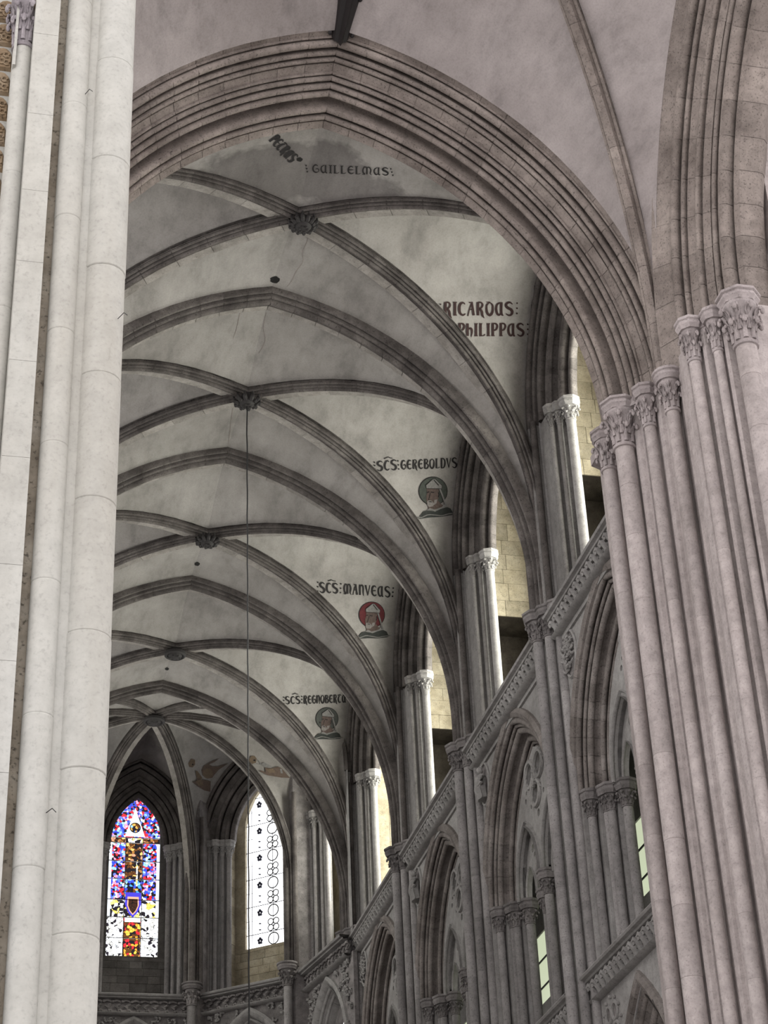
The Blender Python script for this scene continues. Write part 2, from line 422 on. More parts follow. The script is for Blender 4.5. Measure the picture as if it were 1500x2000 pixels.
def capital(parent, x, y, zneck, r, h, mat='carve', fine=False, rot=0):
    s = (r, r, h / 3.0)
    if not fine: return inst(cap_mesh(mat), 'capital', parent, (x, y, zneck), s, (0, 0, rot))
    c = inst(MB().lathe(BELL, 24).mesh('bell', mat), 'capital', parent, (x, y, zneck), s, (0, 0, rot))
    ms = [crocket(MB(), t, 0, 8).mesh('crocket%d' % t, mat) for t in (0, 1)]
    for k in range(8):
        for t in (0, 1): inst(ms[t], 'crocket', c, None, (1, 1, 1), (0, 0, 2 * pi * (k + (.5 if t == 0 else 0)) / 8))
    return c
def abacus_mesh(mat, round_=False):
    P = [(.86, 0), (.90, .18), (1.0, .34), (1.0, .52), (.93, .58), (.95, .66), (1.06, .74), (1.06, .94), (1.02, 1.0)]
    return MB().lathe(P, 28 if round_ else 8, a0=pi / 8).mesh('abacus_r' if round_ else 'abacus', mat, True, 30)
def abacus(parent, x, y, z0, s, h, mat='carve', rot=0, round_=False):
    return inst(abacus_mesh(mat, round_), 'abacus', parent, (x, y, z0), (s, s, h), (0, 0, rot))

def at(px, py):
    return (fw + rt * ((px - 750) / FPX) - up * ((py - 1000) / FPX)).normalized()

# ================================================================== PLAN
B = 5.1714
def yv(i): return i * B - .2                       # vaulting shafts / transverse ribs between the bays
def yc(i): return (i - .5) * B - .2                # middle of bay i (1..4)
Z_STR = 14.8 + ZO; Z_CAP = 15.0 + ZO; Z_NECK = 14.5 + ZO
ORD = ['', 'first', 'second', 'third', 'fourth']

# floor ---------------------------------------------------------------
mb = MB().box((-14, -30, -.3), (16, 34, 0)); f = mb.build('floor', 'floor', None, False); f['kind'] = 'structure'; f['label'] = 'pale stone floor of the church'

# ------------------------------------------------------------------ vault curves
TA, TC, TZS = 4.32, 1.18, 15.56 + ZO                 # transverse rib soffit
X0 = 0.0
def t_curve(y, side, r=.22, zb=Z_CAP + .05):
    return [Vector((X0 + t, y, z)) for t, z in arch_pts(TA, TC, TZS, zb, r, 16, side, 4)]
def super_curve(p0, p1, zs, h, p=2.2, zb=None, off=0, n=20):
    """from foot p0 (plan) up to crown over p1 (plan)"""
    p0, p1 = Vector((*p0, 0)), Vector((*p1, 0)); S = (p0 - p1).length; dr = (p0 - p1) / S; out = []
    if zb is not None: out += [Vector((p0.x, p0.y, zb + (zs - zb) * k / 3)) + dr * off for k in range(3)]
    for k in range(n + 1):
        a = pi / 2 * k / n; s = cos(a) ** (2 / p) * S; z = sin(a) ** (2 / p) * h
        out.append(p1 + dr * (s + off * cos(a)) + Vector((0, 0, zs + z + off * sin(a))))
    return out
KZ = 20.68 + ZO
def d_curve(i, sx, sy, off=0):
    foot = (X0 + sx * 4.46, (yv(i) - .25) if sy > 0 else (yv(i - 1) + .25))
    return super_curve(foot, (X0, yc(i)), 16.5 + ZO, KZ - 16.5 - ZO, 2.2, Z_CAP, off)
CA, CC, CZS = 2.32, .55, 18.55 + ZO                # wall rib of the clerestory bays
WX = 4.5
def w_curve(i, sx, sy, r=.10):
    return [Vector((X0 + sx * (WX + .04), yc(i) + t, z)) for t, z in arch_pts(CA, CC, CZS, Z_CAP, r, 14, 1 if sy > 0 else -1, 4)]
def ruled(A, Bc, n=22, m=8, dome=.10):
    A, Bc = resample(A, n), resample(Bc, n); v = []
    for i in range(n + 1):
        for j in range(m + 1):
            s = j / m; p = A[i].lerp(Bc[i], s); p.z += dome * sin(pi * s) * (i / n) ** 1.5; v.append(p)
    return v, grid_faces(n + 1, m + 1)
BV = MB()
def cell(parts, mat, parent, name='vault_cell', keep=True):
    mb = MB()
    for v, f in parts: mb.add(v, f)
    if keep: BV.add(mb.v, mb.f)
    return mb.build(name, mat, parent, True, 60)

# ------------------------------------------------------------------ choir vault webs
ceil = empty('ceiling'); ceil['kind'] = 'structure'; ceil['label'] = 'grey plastered rib vault over the choir'
KTOP = .30
for i in range(1, 5):
    for sy in (1, -1):
        yT = yv(i) if sy > 0 else yv(i - 1)
        if i == 1 and sy < 0: yT = .12
        parts = []
        for sx in (1, -1):
            if i == 1 and sy < 0: A = [Vector((X0 + t, yT, z)) for t, z in arch_pts(4.0, 1.4, 15.5 + ZO, Z_CAP + .05, .22, 16, sx, 4)]
            else: A = t_curve(yT, sx)
            parts.append(ruled(A, d_curve(i, sx, sy, .138)))
        cell(parts, 'web', ceil)
    for sx in (1, -1):
        cell([ruled(w_curve(i, sx, sy), d_curve(i, sx, sy, .138)) for sy in (1, -1)], 'web', ceil)

# ------------------------------------------------------------------ apse geometry
AY = 20.7; AR = 4.25
ANG = [-80, -40, 0, 40, 80]
def fpt(ang, r): return (X0 + r * sin(radians(ang)), AY + r * cos(radians(ang)))
def fframe(ang, r=AR):
    a = radians(ang); return frame((X0 + r * sin(a), AY + r * cos(a), 0), (cos(a), -sin(a), 0), (sin(a), cos(a), 0))
K5 = (X0, 22.0); K5Z = 20.92 + ZO
AA, AC, AZS = 1.42, .94, 18.9 + ZO                 # outer order of apse windows
def shaft_pos(a): return fpt(a, 3.95) if abs(a) < 90 else (X0 + math.copysign(4.3, a), yv(4) + .12)
def a_rib(a, off=0): return super_curve(shaft_pos(a), K5, 17.2 + ZO, K5Z - 17.2 - ZO, 2.0, Z_CAP, off)
for a in ANG:
    F = fframe(a); parts = []
    for s in (1, -1):
        A = [F(t, .02, z) for t, z in arch_pts(AA, AC, AZS, Z_CAP, .08, 14, s, 4)]
        parts.append(ruled(A, a_rib(a + 20 * s, .125), 20, 6, .06))
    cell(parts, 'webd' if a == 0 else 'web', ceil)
cell([ruled(t_curve(yv(4), s), a_rib(100 * s, .125), 20, 6, .04) for s in (1, -1)], 'web', ceil)

# ------------------------------------------------------------------ crossing vault webs
XC = (X0, -6.5); XZ = 22.3 + ZO
def x_curve(sx, sy, off=0): return super_curve((X0 + sx * 4.2, -1.72 if sy > 0 else -11.3), XC, 15.5 + ZO, XZ - 15.5 - ZO, 2.0, Z_CAP, off)
def t0_curve(s): return [Vector((X0 + t, -1.27, z)) for t, z in arch_pts(4.0, 1.4, 15.5 + ZO, Z_CAP, .62, 16, s, 4)]
SYC = -6.6
def s_curve(s): return [Vector((4.22, SYC + t, z)) for t, z in arch_pts(3.45, 1.4, 15.5 + ZO, Z_CAP, 1.25, 16, s, 4)]
ceilx = empty('ceiling'); ceilx['kind'] = 'structure'; ceilx['label'] = 'pinkish plastered crossing vault above the great chancel arch'
cell([ruled(t0_curve(s), x_curve(s, 1, .2), 22, 10, .12) for s in (1, -1)], 'webx', ceilx)
cell([ruled(s_curve(s), x_curve(1, s, .2), 22, 10, .12) for s in (1, -1)], 'webx', ceilx)

# ------------------------------------------------------------------ ribs
def rib_prof(w=.225, h=.25, far=.245, near=.225):
    # (u, v): flange against the web, side face, corner roll, deep hollow, keel roll; +u is the choir (far) side
    def half(fl):
        a, b_, k = w * .17, w * .15, w * .24
        H_ = [(fl, h + .03), (fl, h - .04), (w, h - .04), (w, h * .66)]
        H_ += [(w - a + a * cos(radians(g)), h * .58 + a * sin(radians(g))) for g in (0, -45, -90, -135, -180, -215)]
        H_ += [(w * .655, h * .95), (w * .60, h * .95)]
        H_ += [(w * .44 + b_ * cos(radians(g)), h * .34 + b_ * sin(radians(g))) for g in (30, -20, -70, -120, -170, -210)]
        return H_ + [(w * .275, h * .85), (w * .235, h * .85), (k * .85, h * .42), (k, h * .24), (k * .8, h * .06), (k * .4, -.006), (0, -.010)]
    return half(far) + [(-u, v) for u, v in half(near)[::-1]][1:]
def flip(P): return [(-u, v) for u, v in P[::-1]]
RP = rib_prof(); RPD = rib_prof(.130, .160, .134, .133); RPS = rib_prof(.12, .15, .123, .123)
FIL = [(.12, .085), (.31, .10), (.31, .25)]; FILS = [(.11, .08), (.26, .095), (.26, .22)]; FILT = [(.13, .215), (.14, .36), (.3, .36)]   # pale voussoir backs showing past the far side of each rib
def frame_prof(P): return [(v, u) for u, v in P]      # arch_sweep wants (radial, depth)
for i in range(1, 5):
    o = empty('transverse_rib'); F = frame((X0, yv(i), 0), (1, 0, 0), (0, 1, 0))
    arch_stones(frame_prof(RP), TA, TC, TZS, Z_CAP, F, 'rib', o, 17, .45, .008); arch_stones(FILT, TA, TC, TZS, Z_CAP, F, 'fillet', o, 17, .45, .008, 'voussoir_back')
    tag(o, ['', 'dark moulded transverse rib just beyond the first two vault inscriptions', 'dark moulded transverse rib between the green and the red haloed portraits',
            'dark moulded transverse rib between the red and the grey haloed portraits', 'dark moulded transverse rib framing the apse vault'][i], 'vault rib', 'transverse ribs of the choir vault')
for i in range(1, 5):
    for sx, sy, w in ((1, 1, 'apse-ward, clerestory side'), (1, -1, 'crossing-ward, clerestory side'), (-1, 1, 'apse-ward, white pier side'), (-1, -1, 'crossing-ward, white pier side')):
        c = d_curve(i, sx, sy); o = empty('diagonal_rib')
        bn = Vector((c[-1].x - c[0].x, c[-1].y - c[0].y, 0)).cross(Vector((0, 0, 1)))
        if bn.cross(c[1] - c[0]).dot(Vector((c[0].x - c[-1].x, c[0].y - c[-1].y, 0))) < 0: bn = -bn
        c2 = c[:3] + resample(c[3:], 24); rib_stones(c2, bn, RPD, 'rib', o, 2, .008); rib_stones(c2, bn, FIL if bn.y > 0 else flip(FIL), 'fillet', o, 2, .008, 'voussoir_back')
        tag(o, 'dark diagonal rib of the %s vault bay running %s' % (ORD[i], w), 'vault rib', 'diagonal ribs of the choir vault')
for a in (-100, -60, -20, 20, 60, 100):
    c = a_rib(a); bn = Vector((c[-1].x - c[0].x, c[-1].y - c[0].y, 0)).cross(Vector((0, 0, 1)))
    if bn.cross(c[1] - c[0]).dot(Vector((c[0].x - c[-1].x, c[0].y - c[-1].y, 0))) < 0: bn = -bn
    o = empty('apse_rib'); rib_stones(c[:3] + resample(c[3:], 20), bn, RPS, 'rib', o, 2, .008); rib_stones(c[:3] + resample(c[3:], 20), bn, FILS if bn.y > 0 else flip(FILS), 'fillet', o, 2, .008, 'voussoir_back')
    tag(o, {-100: 'apse rib hugging the last transverse rib on the side of the white pier', -60: 'apse rib beside the stained glass on the side of the white pier', -20: 'apse rib rising along the white pier edge of the stained glass window',
            20: 'apse rib rising between the stained glass and the white glass windows', 60: 'apse rib crossing in front of the tall white glass window', 100: 'apse rib hugging the last transverse rib on the clerestory side'}[a], 'vault rib', 'ribs of the apse vault')
for s in (-1, 1):
    p0 = Vector((X0 + s * 1.25, yv(4) + .1, 20.62 + ZO)); p1 = Vector((*K5, K5Z)); pts = []
    for k in range(9):
        q = p0.lerp(p1, k / 8); q.z += .10 * sin(pi * k / 8); pts.append(q)
    bn = (p1 - p0).cross(Vector((0, 0, 1)))
    if bn.normalized().cross((p1 - p0).normalized()).z < 0: bn = -bn
    o = empty('short_rib'); rib_stones(pts, bn, RPS, 'rib', o, 2, .008)
    tag(o, 'short rib from the apse boss to the last transverse rib, %s' % ('clerestory side' if s > 0 else 'white pier side'), 'vault rib', 'short ribs at the apse boss')

# bosses: a rosette of leaves round a disc -------------------------------
def boss(name, x, y, z, r, lobes, label, flat=False):
    o = empty(name, None, (x, y, z))
    MB().lathe([(.5 * r, .3), (.62 * r, .1), (.66 * r, .0), (.5 * r, -.05), (.2 * r, -.07)], 20).build('disc', 'boss', o)
    if flat:
        MB().lathe([(.7 * r, .14), (r, .06), (r, .0), (.82 * r, -.03), (.7 * r, .0)], 28).build('rim', 'boss', o)
        for k in range(6): MB().ball((.42 * r * cos(k * pi / 3), .42 * r * sin(k * pi / 3), -.05), .12 * r, 7, 5).build('petal', 'boss', o)
    else:
        me = MB().tube([(.4 * r, 0, .04), (.75 * r, 0, .0), (1.0 * r, 0, .04), (1.05 * r, 0, .12)], [.16 * r, .2 * r, .16 * r, .08 * r], 6).ball((.98 * r, 0, .02), .15 * r, 7, 5).mesh('leaf' + name + str(r), 'boss')
        for k in range(lobes): inst(me, 'leaf', o, (0, 0, 0), None, (0, 0, 2 * pi * k / lobes))
        for k in range(6): MB().ball((.3 * r * cos(k * pi / 3), .3 * r * sin(k * pi / 3), -.07), .1 * r, 7, 5).build('bud', 'boss', o)
    tag(o, label, 'vault boss', 'carved bosses of the vault'); return o
boss('vault_boss', X0 + .1, yc(1), KZ - .10, .225, 14, 'round sooty leaf boss nearest the great chancel arch')
boss('vault_boss', X0, yc(2), KZ - .10, .235, 10, 'sooty leaf boss from which the long chain hangs')
boss('vault_boss', X0, yc(3), KZ - .09, .23, 12, 'leaf boss of the third vault bay beyond the crossing')
boss('vault_boss', X0, yc(4), KZ - .08, .25, 12, 'flat oval boss of the last vault bay before the apse', True)
boss('vault_boss', *K5, K5Z - .07, .27, 12, 'flat boss where the apse ribs meet', True)

# chain --------------------------------------------------------------------
mb = MB(); pts = [(X0 + .004 * sin(k * 1.7), yc(2) + .004 * cos(k * 2.3), KZ - .05 - k * .25) for k in range(66)]
ch = mb.tube(pts, .0125, 6).build('hanging_chain', 'iron'); tag(ch, 'long thin dark chain hanging from a vault boss', 'chain')

# ------------------------------------------------------------------ great chancel arch (crossing to choir)
arch0 = empty('chancel_arch'); F0 = frame((X0, 0, 0), (1, 0, 0), (0, 1, 0))
# profile (radial, depth): far edge (choir side) to near edge (crossing side)
ORDERS = molds((.74, -1.30), (0, .21),
    [('f', .22), ('r', .035), ('n', .022, .04), ('r', .11), ('n', .055, .13), ('r', .075), ('n', .035, .09), ('r', .065)],
    [('n', .03, .07), ('f', .13), ('r', .04), ('n', .025, .05), ('r', .07), ('n', .04, .09)],
    [('r', .085), ('n', .034, .09), ('r', .09), ('h', .15, .24)],
    [('r', .10), ('n', .04, .1), ('r', .08), ('n', .03, .07), ('f', .10)])
ORDERS[-1] += [(.0, .235), (.3, .245)]; ORDERS[0] = [(.9, -1.32)] + ORDERS[0]
for k, P in enumerate(ORDERS):
    e = empty('arch_order', arch0); arch_stones(P, 4.03, 1.4, 15.5 + ZO, Z_CAP, F0, 'arch', e, 17, .5, .007)
tag(arch0, 'great pointed chancel arch of many mouldings spanning from the white pier to the pinkish pier', 'arch')

# arch to the transept ------------------------------------------------
arch_s = empty('transept_arch'); FS = frame((4.2, SYC, 0), (0, 1, 0), (1, 0, 0))
SP = molds((1.32, -.02), (0, .74), [('f', .40), ('r', .13), ('n', .05, .1), ('r', .07), ('n', .03, .06)], [('f', .17), ('r', .085), ('n', .03, .06), ('f', .14), ('n', .05, .1), ('r', .08)], [('n', .07, .13), ('r', .18), ('n', .045, .08), ('f', .10)])
SP[-1] += [(.0, 1.0), (.05, 1.1), (.4, 1.3)]
for P in SP:
    e = empty('arch_order', arch_s); arch_stones(P, 3.45, 1.4, 15.5 + ZO, Z_CAP, FS, 'arch', e, 13, .5, .007)
tag(arch_s, 'steep moulded arch toward the transept at the upper edge beside the pinkish pier', 'arch')

# crossing vault diagonal rib and dark ridge beam ----------------------
c = x_curve(1, 1); o = empty('diagonal_rib')
bn = Vector((c[-1].x - c[0].x, c[-1].y - c[0].y, 0)).cross(Vector((0, 0, 1)))
if bn.cross(c[1] - c[0]).dot(Vector((c[0].x - c[-1].x, c[0].y - c[-1].y, 0))) < 0: bn = -bn
XRP = [(.13, .2), (.13, .1)] + [(.09 + .04 * cos(radians(a)), .08 + .04 * sin(radians(a))) for a in (30, -30, -90)] + [(.07, .05)]
XRP += [(.075 * cos(radians(a)), .0 + .075 * sin(radians(a))) for a in (10, -40, -90)]
XRP = XRP + [(-u, v) for u, v in XRP[::-1]][1:]
rib_stones(c[:3] + resample(c[3:], 22), bn, XRP, 'arch', o, 2, .006)
tag(o, 'slender warm-toned diagonal rib of the crossing vault rising from the pinkish pier', 'vault rib')
o = empty('ridge_beam')
p0, p1 = Vector((X0 + .02, -1.12, 21.36 + ZO)), Vector((X0 + .02, -6.0, 22.42 + ZO))
mb = MB(); rows = []
for k in range(7):
    q = p0.lerp(p1, k / 6); w = .10 + .04 * min(1, k / 1.0)
    rows += [q + Vector((dx * w, 0, dz)) for dx, dz in ((-1.25, .1), (-1.3, -.02), (-.9, -.10), (-.35, -.12), (0, -.20), (.35, -.12), (.9, -.10), (1.3, -.02), (1.25, .1))]
mb.add(rows, grid_faces(7, 9)); mb.add(rows[:9], [tuple(range(9))]); mb.build('beam', 'dark', o, True, 30)
me = MB().ball((0, 0, 0), .035, 7, 5).mesh('stud', 'dark')
for k in range(16):
    for s in (-1, 1):
        q = p0.lerp(p1, (k + .3) / 16); inst(me, 'stud', o, q + Vector((s * .17, 0, -.05 + .03 * (k % 2))), (1, 1.5, 1))
tag(o, 'dark studded ridge beam running into the crown of the great chancel arch', 'beam')

# ------------------------------------------------------------------ pinkish crossing pier (choir / transept corner)
pier = empty('crossing_pier')
SH = [(3.80, -.42, .098), (3.765, -1.13, .130), (3.995, -1.55, .078), (4.18, -1.94, .088), (4.07, -3.06, .078), (4.285, -3.33, .062), (4.50, -3.68, .135)]
core = [(4.05, .45), (3.96, .34), (3.93, -.5), (4.0, -.74), (3.96, -.86), (3.95, -1.02), (3.90, -1.22), (3.93, -1.29), (3.97, -1.30), (3.97, -1.36), (4.14, -1.37), (4.10, -1.62), (4.12, -1.70), (4.16, -1.71), (4.16, -1.78), (4.33, -1.80), (4.30, -2.02), (4.27, -2.1),
        (4.31, -2.2), (4.20, -2.32), (4.20, -2.5), (4.14, -2.54), (4.14, -2.68), (4.06, -2.74), (4.06, -2.86), (4.18, -2.92), (4.2, -3.08), (4.17, -3.14), (4.19, -3.2), (4.23, -3.2), (4.36, -3.19), (4.37, -3.33), (4.35, -3.4), (4.38, -3.44), (4.43, -3.44), (4.5, -3.45), (4.54, -3.56),
        (4.62, -3.6), (4.7, -3.58), (5.4, -3.58), (5.4, .45)]
v = [(x, y, 0) for x, y in core] + [(x, y, Z_CAP + .0) for x, y in core]; n = len(core)
mk('core', v, [(i, (i + 1) % n, (i + 1) % n + n, i + n) for i in range(n)] + [tuple(range(n, 2 * n))], 'pier', pier, True, 20)
for k, (x, y, r) in enumerate(SH):
    h = {.135: .62, .130: .56}.get(r, .46); zn = Z_CAP - .17 - h
    shaft(pier, x, y, 0, zn, r, 'pier', .95)
    capital(pier, x, y, zn, r, h, 'piercap', True, random.uniform(0, .5))
    abacus(pier, x, y, Z_CAP - .17, r * 1.55 + .065, .17, 'piercap', radians(22.5) if k < 3 else 0, k == 3)
# moulded slab that ties the abaci together
slab = [(4.2, .4), (3.78, .2), (3.74, -1.2), (3.96, -1.5), (4.16, -1.9), (4.3, -2.1), (4.12, -2.7), (4.05, -3.05), (4.27, -3.3), (4.46, -3.55), (5.3, -3.6), (5.3, .4)]
v = [(x, y, Z_CAP - .16) for x, y in slab] + [(x, y, Z_CAP - .01) for x, y in slab]; n = len(slab)
mk('impost', v, [(i, (i + 1) % n, (i + 1) % n + n, i + n) for i in range(n)] + [tuple(range(n))[::-1], tuple(range(n, 2 * n))], 'piercap', pier, False)
tag(pier, 'tall pinkish clustered pier with seven shafts and leafy crocket capitals', 'pier')

wt = empty('wall_transept'); wt['kind'] = 'structure'; wt['label'] = 'plain pale transept wall beyond the pinkish pier'
MB().box((5.4, -3.3, 0), (14, -3.0, 27)).build('wall_panel', 'pier', wt, False)
MB().box((5.12, -3.02, Z_CAP), (5.7, -2.6, 24)).build('wall_return', 'pier', wt, False)
# ------------------------------------------------------------------ white limewashed pier close to the viewer
wp = empty('crossing_pier')
shaft(wp, -4.112, -12.0, 0, 13.2, .136, 'lime', .85, jit=.08)
shaft(wp, -4.356, -12.06, 0, 13.2, .084, 'lime', .88, jit=.08)
shaft(wp, -4.715, -12.02, 0, 9.42 + ZO, .066, 'lime', 1.0, jit=.1)
mb = MB(); zt = 13.2
core = [(-4.10, -11.2), (-4.10, -11.95), (-4.2, -11.97), (-4.2, -12.075), (-4.31, -12.075), (-4.31, -11.96), (-4.43, -11.96), (-4.43, -12.03), (-4.492, -12.03), (-4.492, -12.13), (-4.655, -12.13), (-4.66, -12.0), (-4.76, -12.0), (-4.76, -11.9), (-9.0, -11.9), (-9.0, -11.2)]
v = [(x, y, 0) for x, y in core] + [(x, y, zt) for x, y in core]; n = len(core)
mk('core', v, [(i, (i + 1) % n, (i + 1) % n + n, i + n) for i in range(n)] + [tuple(range(n, 2 * n))], 'lime', wp, True, 20)
MB().box((-4.4918, -12.045, 0), (-4.435, -12.0, zt)).build('tan_recess', 'limedark', wp, False)  # brown-tan strip in the recess, darker than the limewash around it
# pilaster courses proud of the core face
z = 5.0
while z < zt:
    h = random.uniform(.55, .75); h = min(h, zt - z)
    MB().box((-4.652, -12.142, z + .0012), (-4.491, -12.128, z + h - .0012)).build('ashlar_block', 'lime', wp, False); z += h
capital(wp, -4.715, -12.02, 9.42 + ZO, .062, .42, 'lilac', True, .3)
MB().box((-4.775, -12.1, 9.2 + ZO), (-4.757, -11.95, 12.6)).build('fillet', 'lime', wp, False)
mb = MB(); mb.lathe([(.02, 0), (.03, .02), (.032, .3)], 14); co = mb.build('corbel_end', 'ochre', wp); co.location = (-4.635, -12.08, 9.73 + ZO)
# diaper relief tiles beside the pier
tm = MB()
pl = [(-.075, 0), (.075, 0), (.075, .12)] + [(.075 * cos(pi * k / 6), .12 + .075 * sin(pi * k / 6)) for k in range(1, 6)] + [(-.075, .12)]
tm.add([(x, 0, z) for x, z in pl] + [(x * .82, -.03, .012 + z * .9) for x, z in pl], [(i, (i + 1) % len(pl), (i + 1) % len(pl) + len(pl), i + len(pl)) for i in range(len(pl))] + [tuple(range(len(pl), 2 * len(pl)))[::-1]])
for cx_, cz_ in ((-.03, .12), (.03, .12), (0, .06), (-.035, .05), (.035, .05)):
    tm.tube([(cx_ + .022 * cos(q * .9), -.035, cz_ + .022 * sin(q * .9)) for q in range(7)], .009, 5)
tme = tm.mesh('diaper_tile', 'ochre')
for k in range(13):
    for q in range(6): inst(tme, 'diaper_tile', wp, (-4.845 - .165 * q, -11.9, 7.1 - .1 * (q % 2) + ZO + k * .222), (.92, 1, .98))
for k, (x, z) in enumerate(((-4.02, 7.2), (-4.29, 3.95), (-4.30, 9.0))):
    MB().tube([(x, -12.1, z + ZO), (x + .03, -12.16, z + .005 + ZO), (x + .05, -12.17, z - .02 + ZO)], .0025, 5).build('hook', 'iron', wp)
tag(wp, 'white limewashed pier with two round shafts rising the full height close by', 'pier')

# ------------------------------------------------------------------ vaulting shafts between the bays
for i in range(1, 5):
    y = yv(i); o = empty('vaulting_shaft')
    cl = [(4.37, -.04, .088), (4.49, -.27, .08), (4.60, -.48, .072)]
    if i < 4: cl += [(4.49, .23, .08), (4.60, .44, .072)]
    for x, dy, r in cl:
        shaft(o, x + X0, y + dy, 0 if i < 3 else 4, Z_NECK, r, 'shaft', .85)
        capital(o, x + X0, y + dy, Z_NECK, r * .98, .36, 'carve', False, random.random())
        abacus(o, x + X0, y + dy, Z_CAP - .15, r * 1.9 + .06, .17, 'carve', radians(22.5) if abs(dy) < .1 else 0)
    # wall-rib roll continuing above the abacus beside the clerestory
    for s in (-1, 1):
        rod(o, (4.50 + X0, y + s * .44, Z_CAP), (0, 0, 18.6 + ZO), .06, 'rib', 'wall_rib_roll')
    cp = [(4.50, -.10), (4.50, .10), (4.62, .34), (4.74, .56), (4.9, .56), (4.9, -.60), (4.74, -.60), (4.62, -.38)]
    mk('core', [(x_, y + y_ - .02, 0) for x_, y_ in cp] + [(x_, y + y_ - .02, Z_STR) for x_, y_ in cp], [(k, (k + 1) % 8, (k + 1) % 8 + 8, k + 8) for k in range(8)], 'wall', o, False)
    MB().box((4.56 + X0, y - .42, Z_STR), (5.0, y + .42, 20.3 + ZO)).build('upper_core', 'wall', o, False)
    tag(o, ['', 'cluster of slender vaulting shafts with leafy capitals next to the pinkish pier', 'second cluster of vaulting shafts from the pinkish pier, with leafy capitals',
            'third cluster of vaulting shafts from the pinkish pier, with leafy capitals', 'vaulting shaft cluster where the straight choir wall meets the apse'][i], 'shaft cluster', 'vaulting shafts of the choir wall')

# ------------------------------------------------------------------ clerestory
wall_r = empty('wall_right'); wall_r['kind'] = 'structure'; wall_r['label'] = 'grey stone choir wall with clerestory passage on the pinkish pier side'
HD1 = molds((.16, -.03), (-.20, .10), [('r', .055), ('n', .04, .08), ('r', .085), ('n', .045, .1), ('r', .05), ('n', .03, .06)])[0]
HD2 = molds((-.20, .10), (-1.02, .50), [('n', .05, .1), ('r', .09), ('n', .03, .06), ('f', .10), ('r', .05), ('h', .17, .12), ('r', .13), ('n', .04, .08), ('r', .07)])[0]
HEAD = [(.26, -.03)] + HD1 + HD2 + [(-.96, .58), (-.3, .6)]
JAMB = [(.26, -.03)] + HD1 + [(-.22, .13), (-.58, .14), (-.58, .31), (-.68, .32), (-.70, .42), (-.78, .43), (-.80, .52), (-.3, .56)]
CAPZ = 18.60 + ZO
def ashlar(parent, F, t0, t1, z0, z1, d, mat, bw=.55, bh=.3, thick=.02, axis='t', fixed=0):
    z = z0; row = 0
    while z < z1 - .02:
        h = min(bh * random.uniform(.85, 1.15), z1 - z); t = t0; k = 0
        while t < t1 - .02:
            w = min(bw * random.uniform(.7, 1.2) * (.5 if (row % 2 and k == 0) else 1), t1 - t)
            if t1 - t - w < bw * .3: w = t1 - t
            g = .0035; j = random.uniform(-.005, .005); mbk = MB()
            q = []
            for dd in (d + j - thick, d + j + .02):
                for a, b in ((t + g, z + g), (t + w - g, z + g), (t + w - g, z + h - g), (t + g, z + h - g)):
                    q.append(F(a, dd, b) if axis == 't' else F(fixed + dd, a, b))
            mbk.add(q, [(0, 1, 2, 3), (0, 4, 5, 1), (1, 5, 6, 2), (2, 6, 7, 3), (3, 7, 4, 0)])
            mbk.build('ashlar_block', mat, parent, False); t += w; k += 1
        z += h; row += 1
def arch_poly(a, c, zs, zb, r=0, n=12): return arch_pts(a, c, zs, zb, r, n, 0, 1)
def clerestory(i):
    F = frame((WX + X0, yc(i), 0), (0, 1, 0), (1, 0, 0)); o = empty('clerestory_arch')
    # arch head (voussoirs) above the capitals, jamb below
    e = empty('arch_head', o); arch_stones(HEAD, CA, CC, CZS + .0, CZS, F, 'rib', e, 12, .5, .006, halves=(1, -1))
    # below springing: head profile between capitals and springing is the jamb of mouldings
    for s in (1, -1):
        v = []; zz = [Z_STR + .0, CAPZ - .35, CZS + .001]
        zz = [Z_STR, CZS]
        for z in zz:
            for r, d in JAMB: v.append(F(s * (CA + r), d, z))
        mk('jamb', v, grid_faces(len(zz), len(JAMB)), 'jamb', o, True, 38)
    return o, F
def jamb_caps(o, F, specs, zc, rots=0, mat='shaft', s0=1.0, sides=(1, -1), zb=Z_STR, bases=False, capm='carve'):
    for s in sides:
        for t, d, r in specs:
            p = F(s * t, d, zc - .42)
            rod(o, (p.x, p.y, zb), (0, 0, p.z), r, mat)
            capital(o, p.x, p.y, p.z, r * .95, .26, capm, False, random.random())
            abacus(o, p.x, p.y, zc - .17, r * 1.7 + .05, .17, capm, rots)
            if bases: inst(MB().lathe([(1.7, 0), (1.7, .25), (1.5, .35), (1.25, .5), (1.35, .62), (1.05, .75), (1, 1)], 14).mesh('base', mat), 'base', o, (p.x, p.y, zb), (r, r, .22))
WN = [0]
def window(label):
    WN[0] += 1; o = empty('window_%d' % WN[0]); o['kind'] = 'structure'; o['label'] = label; return o
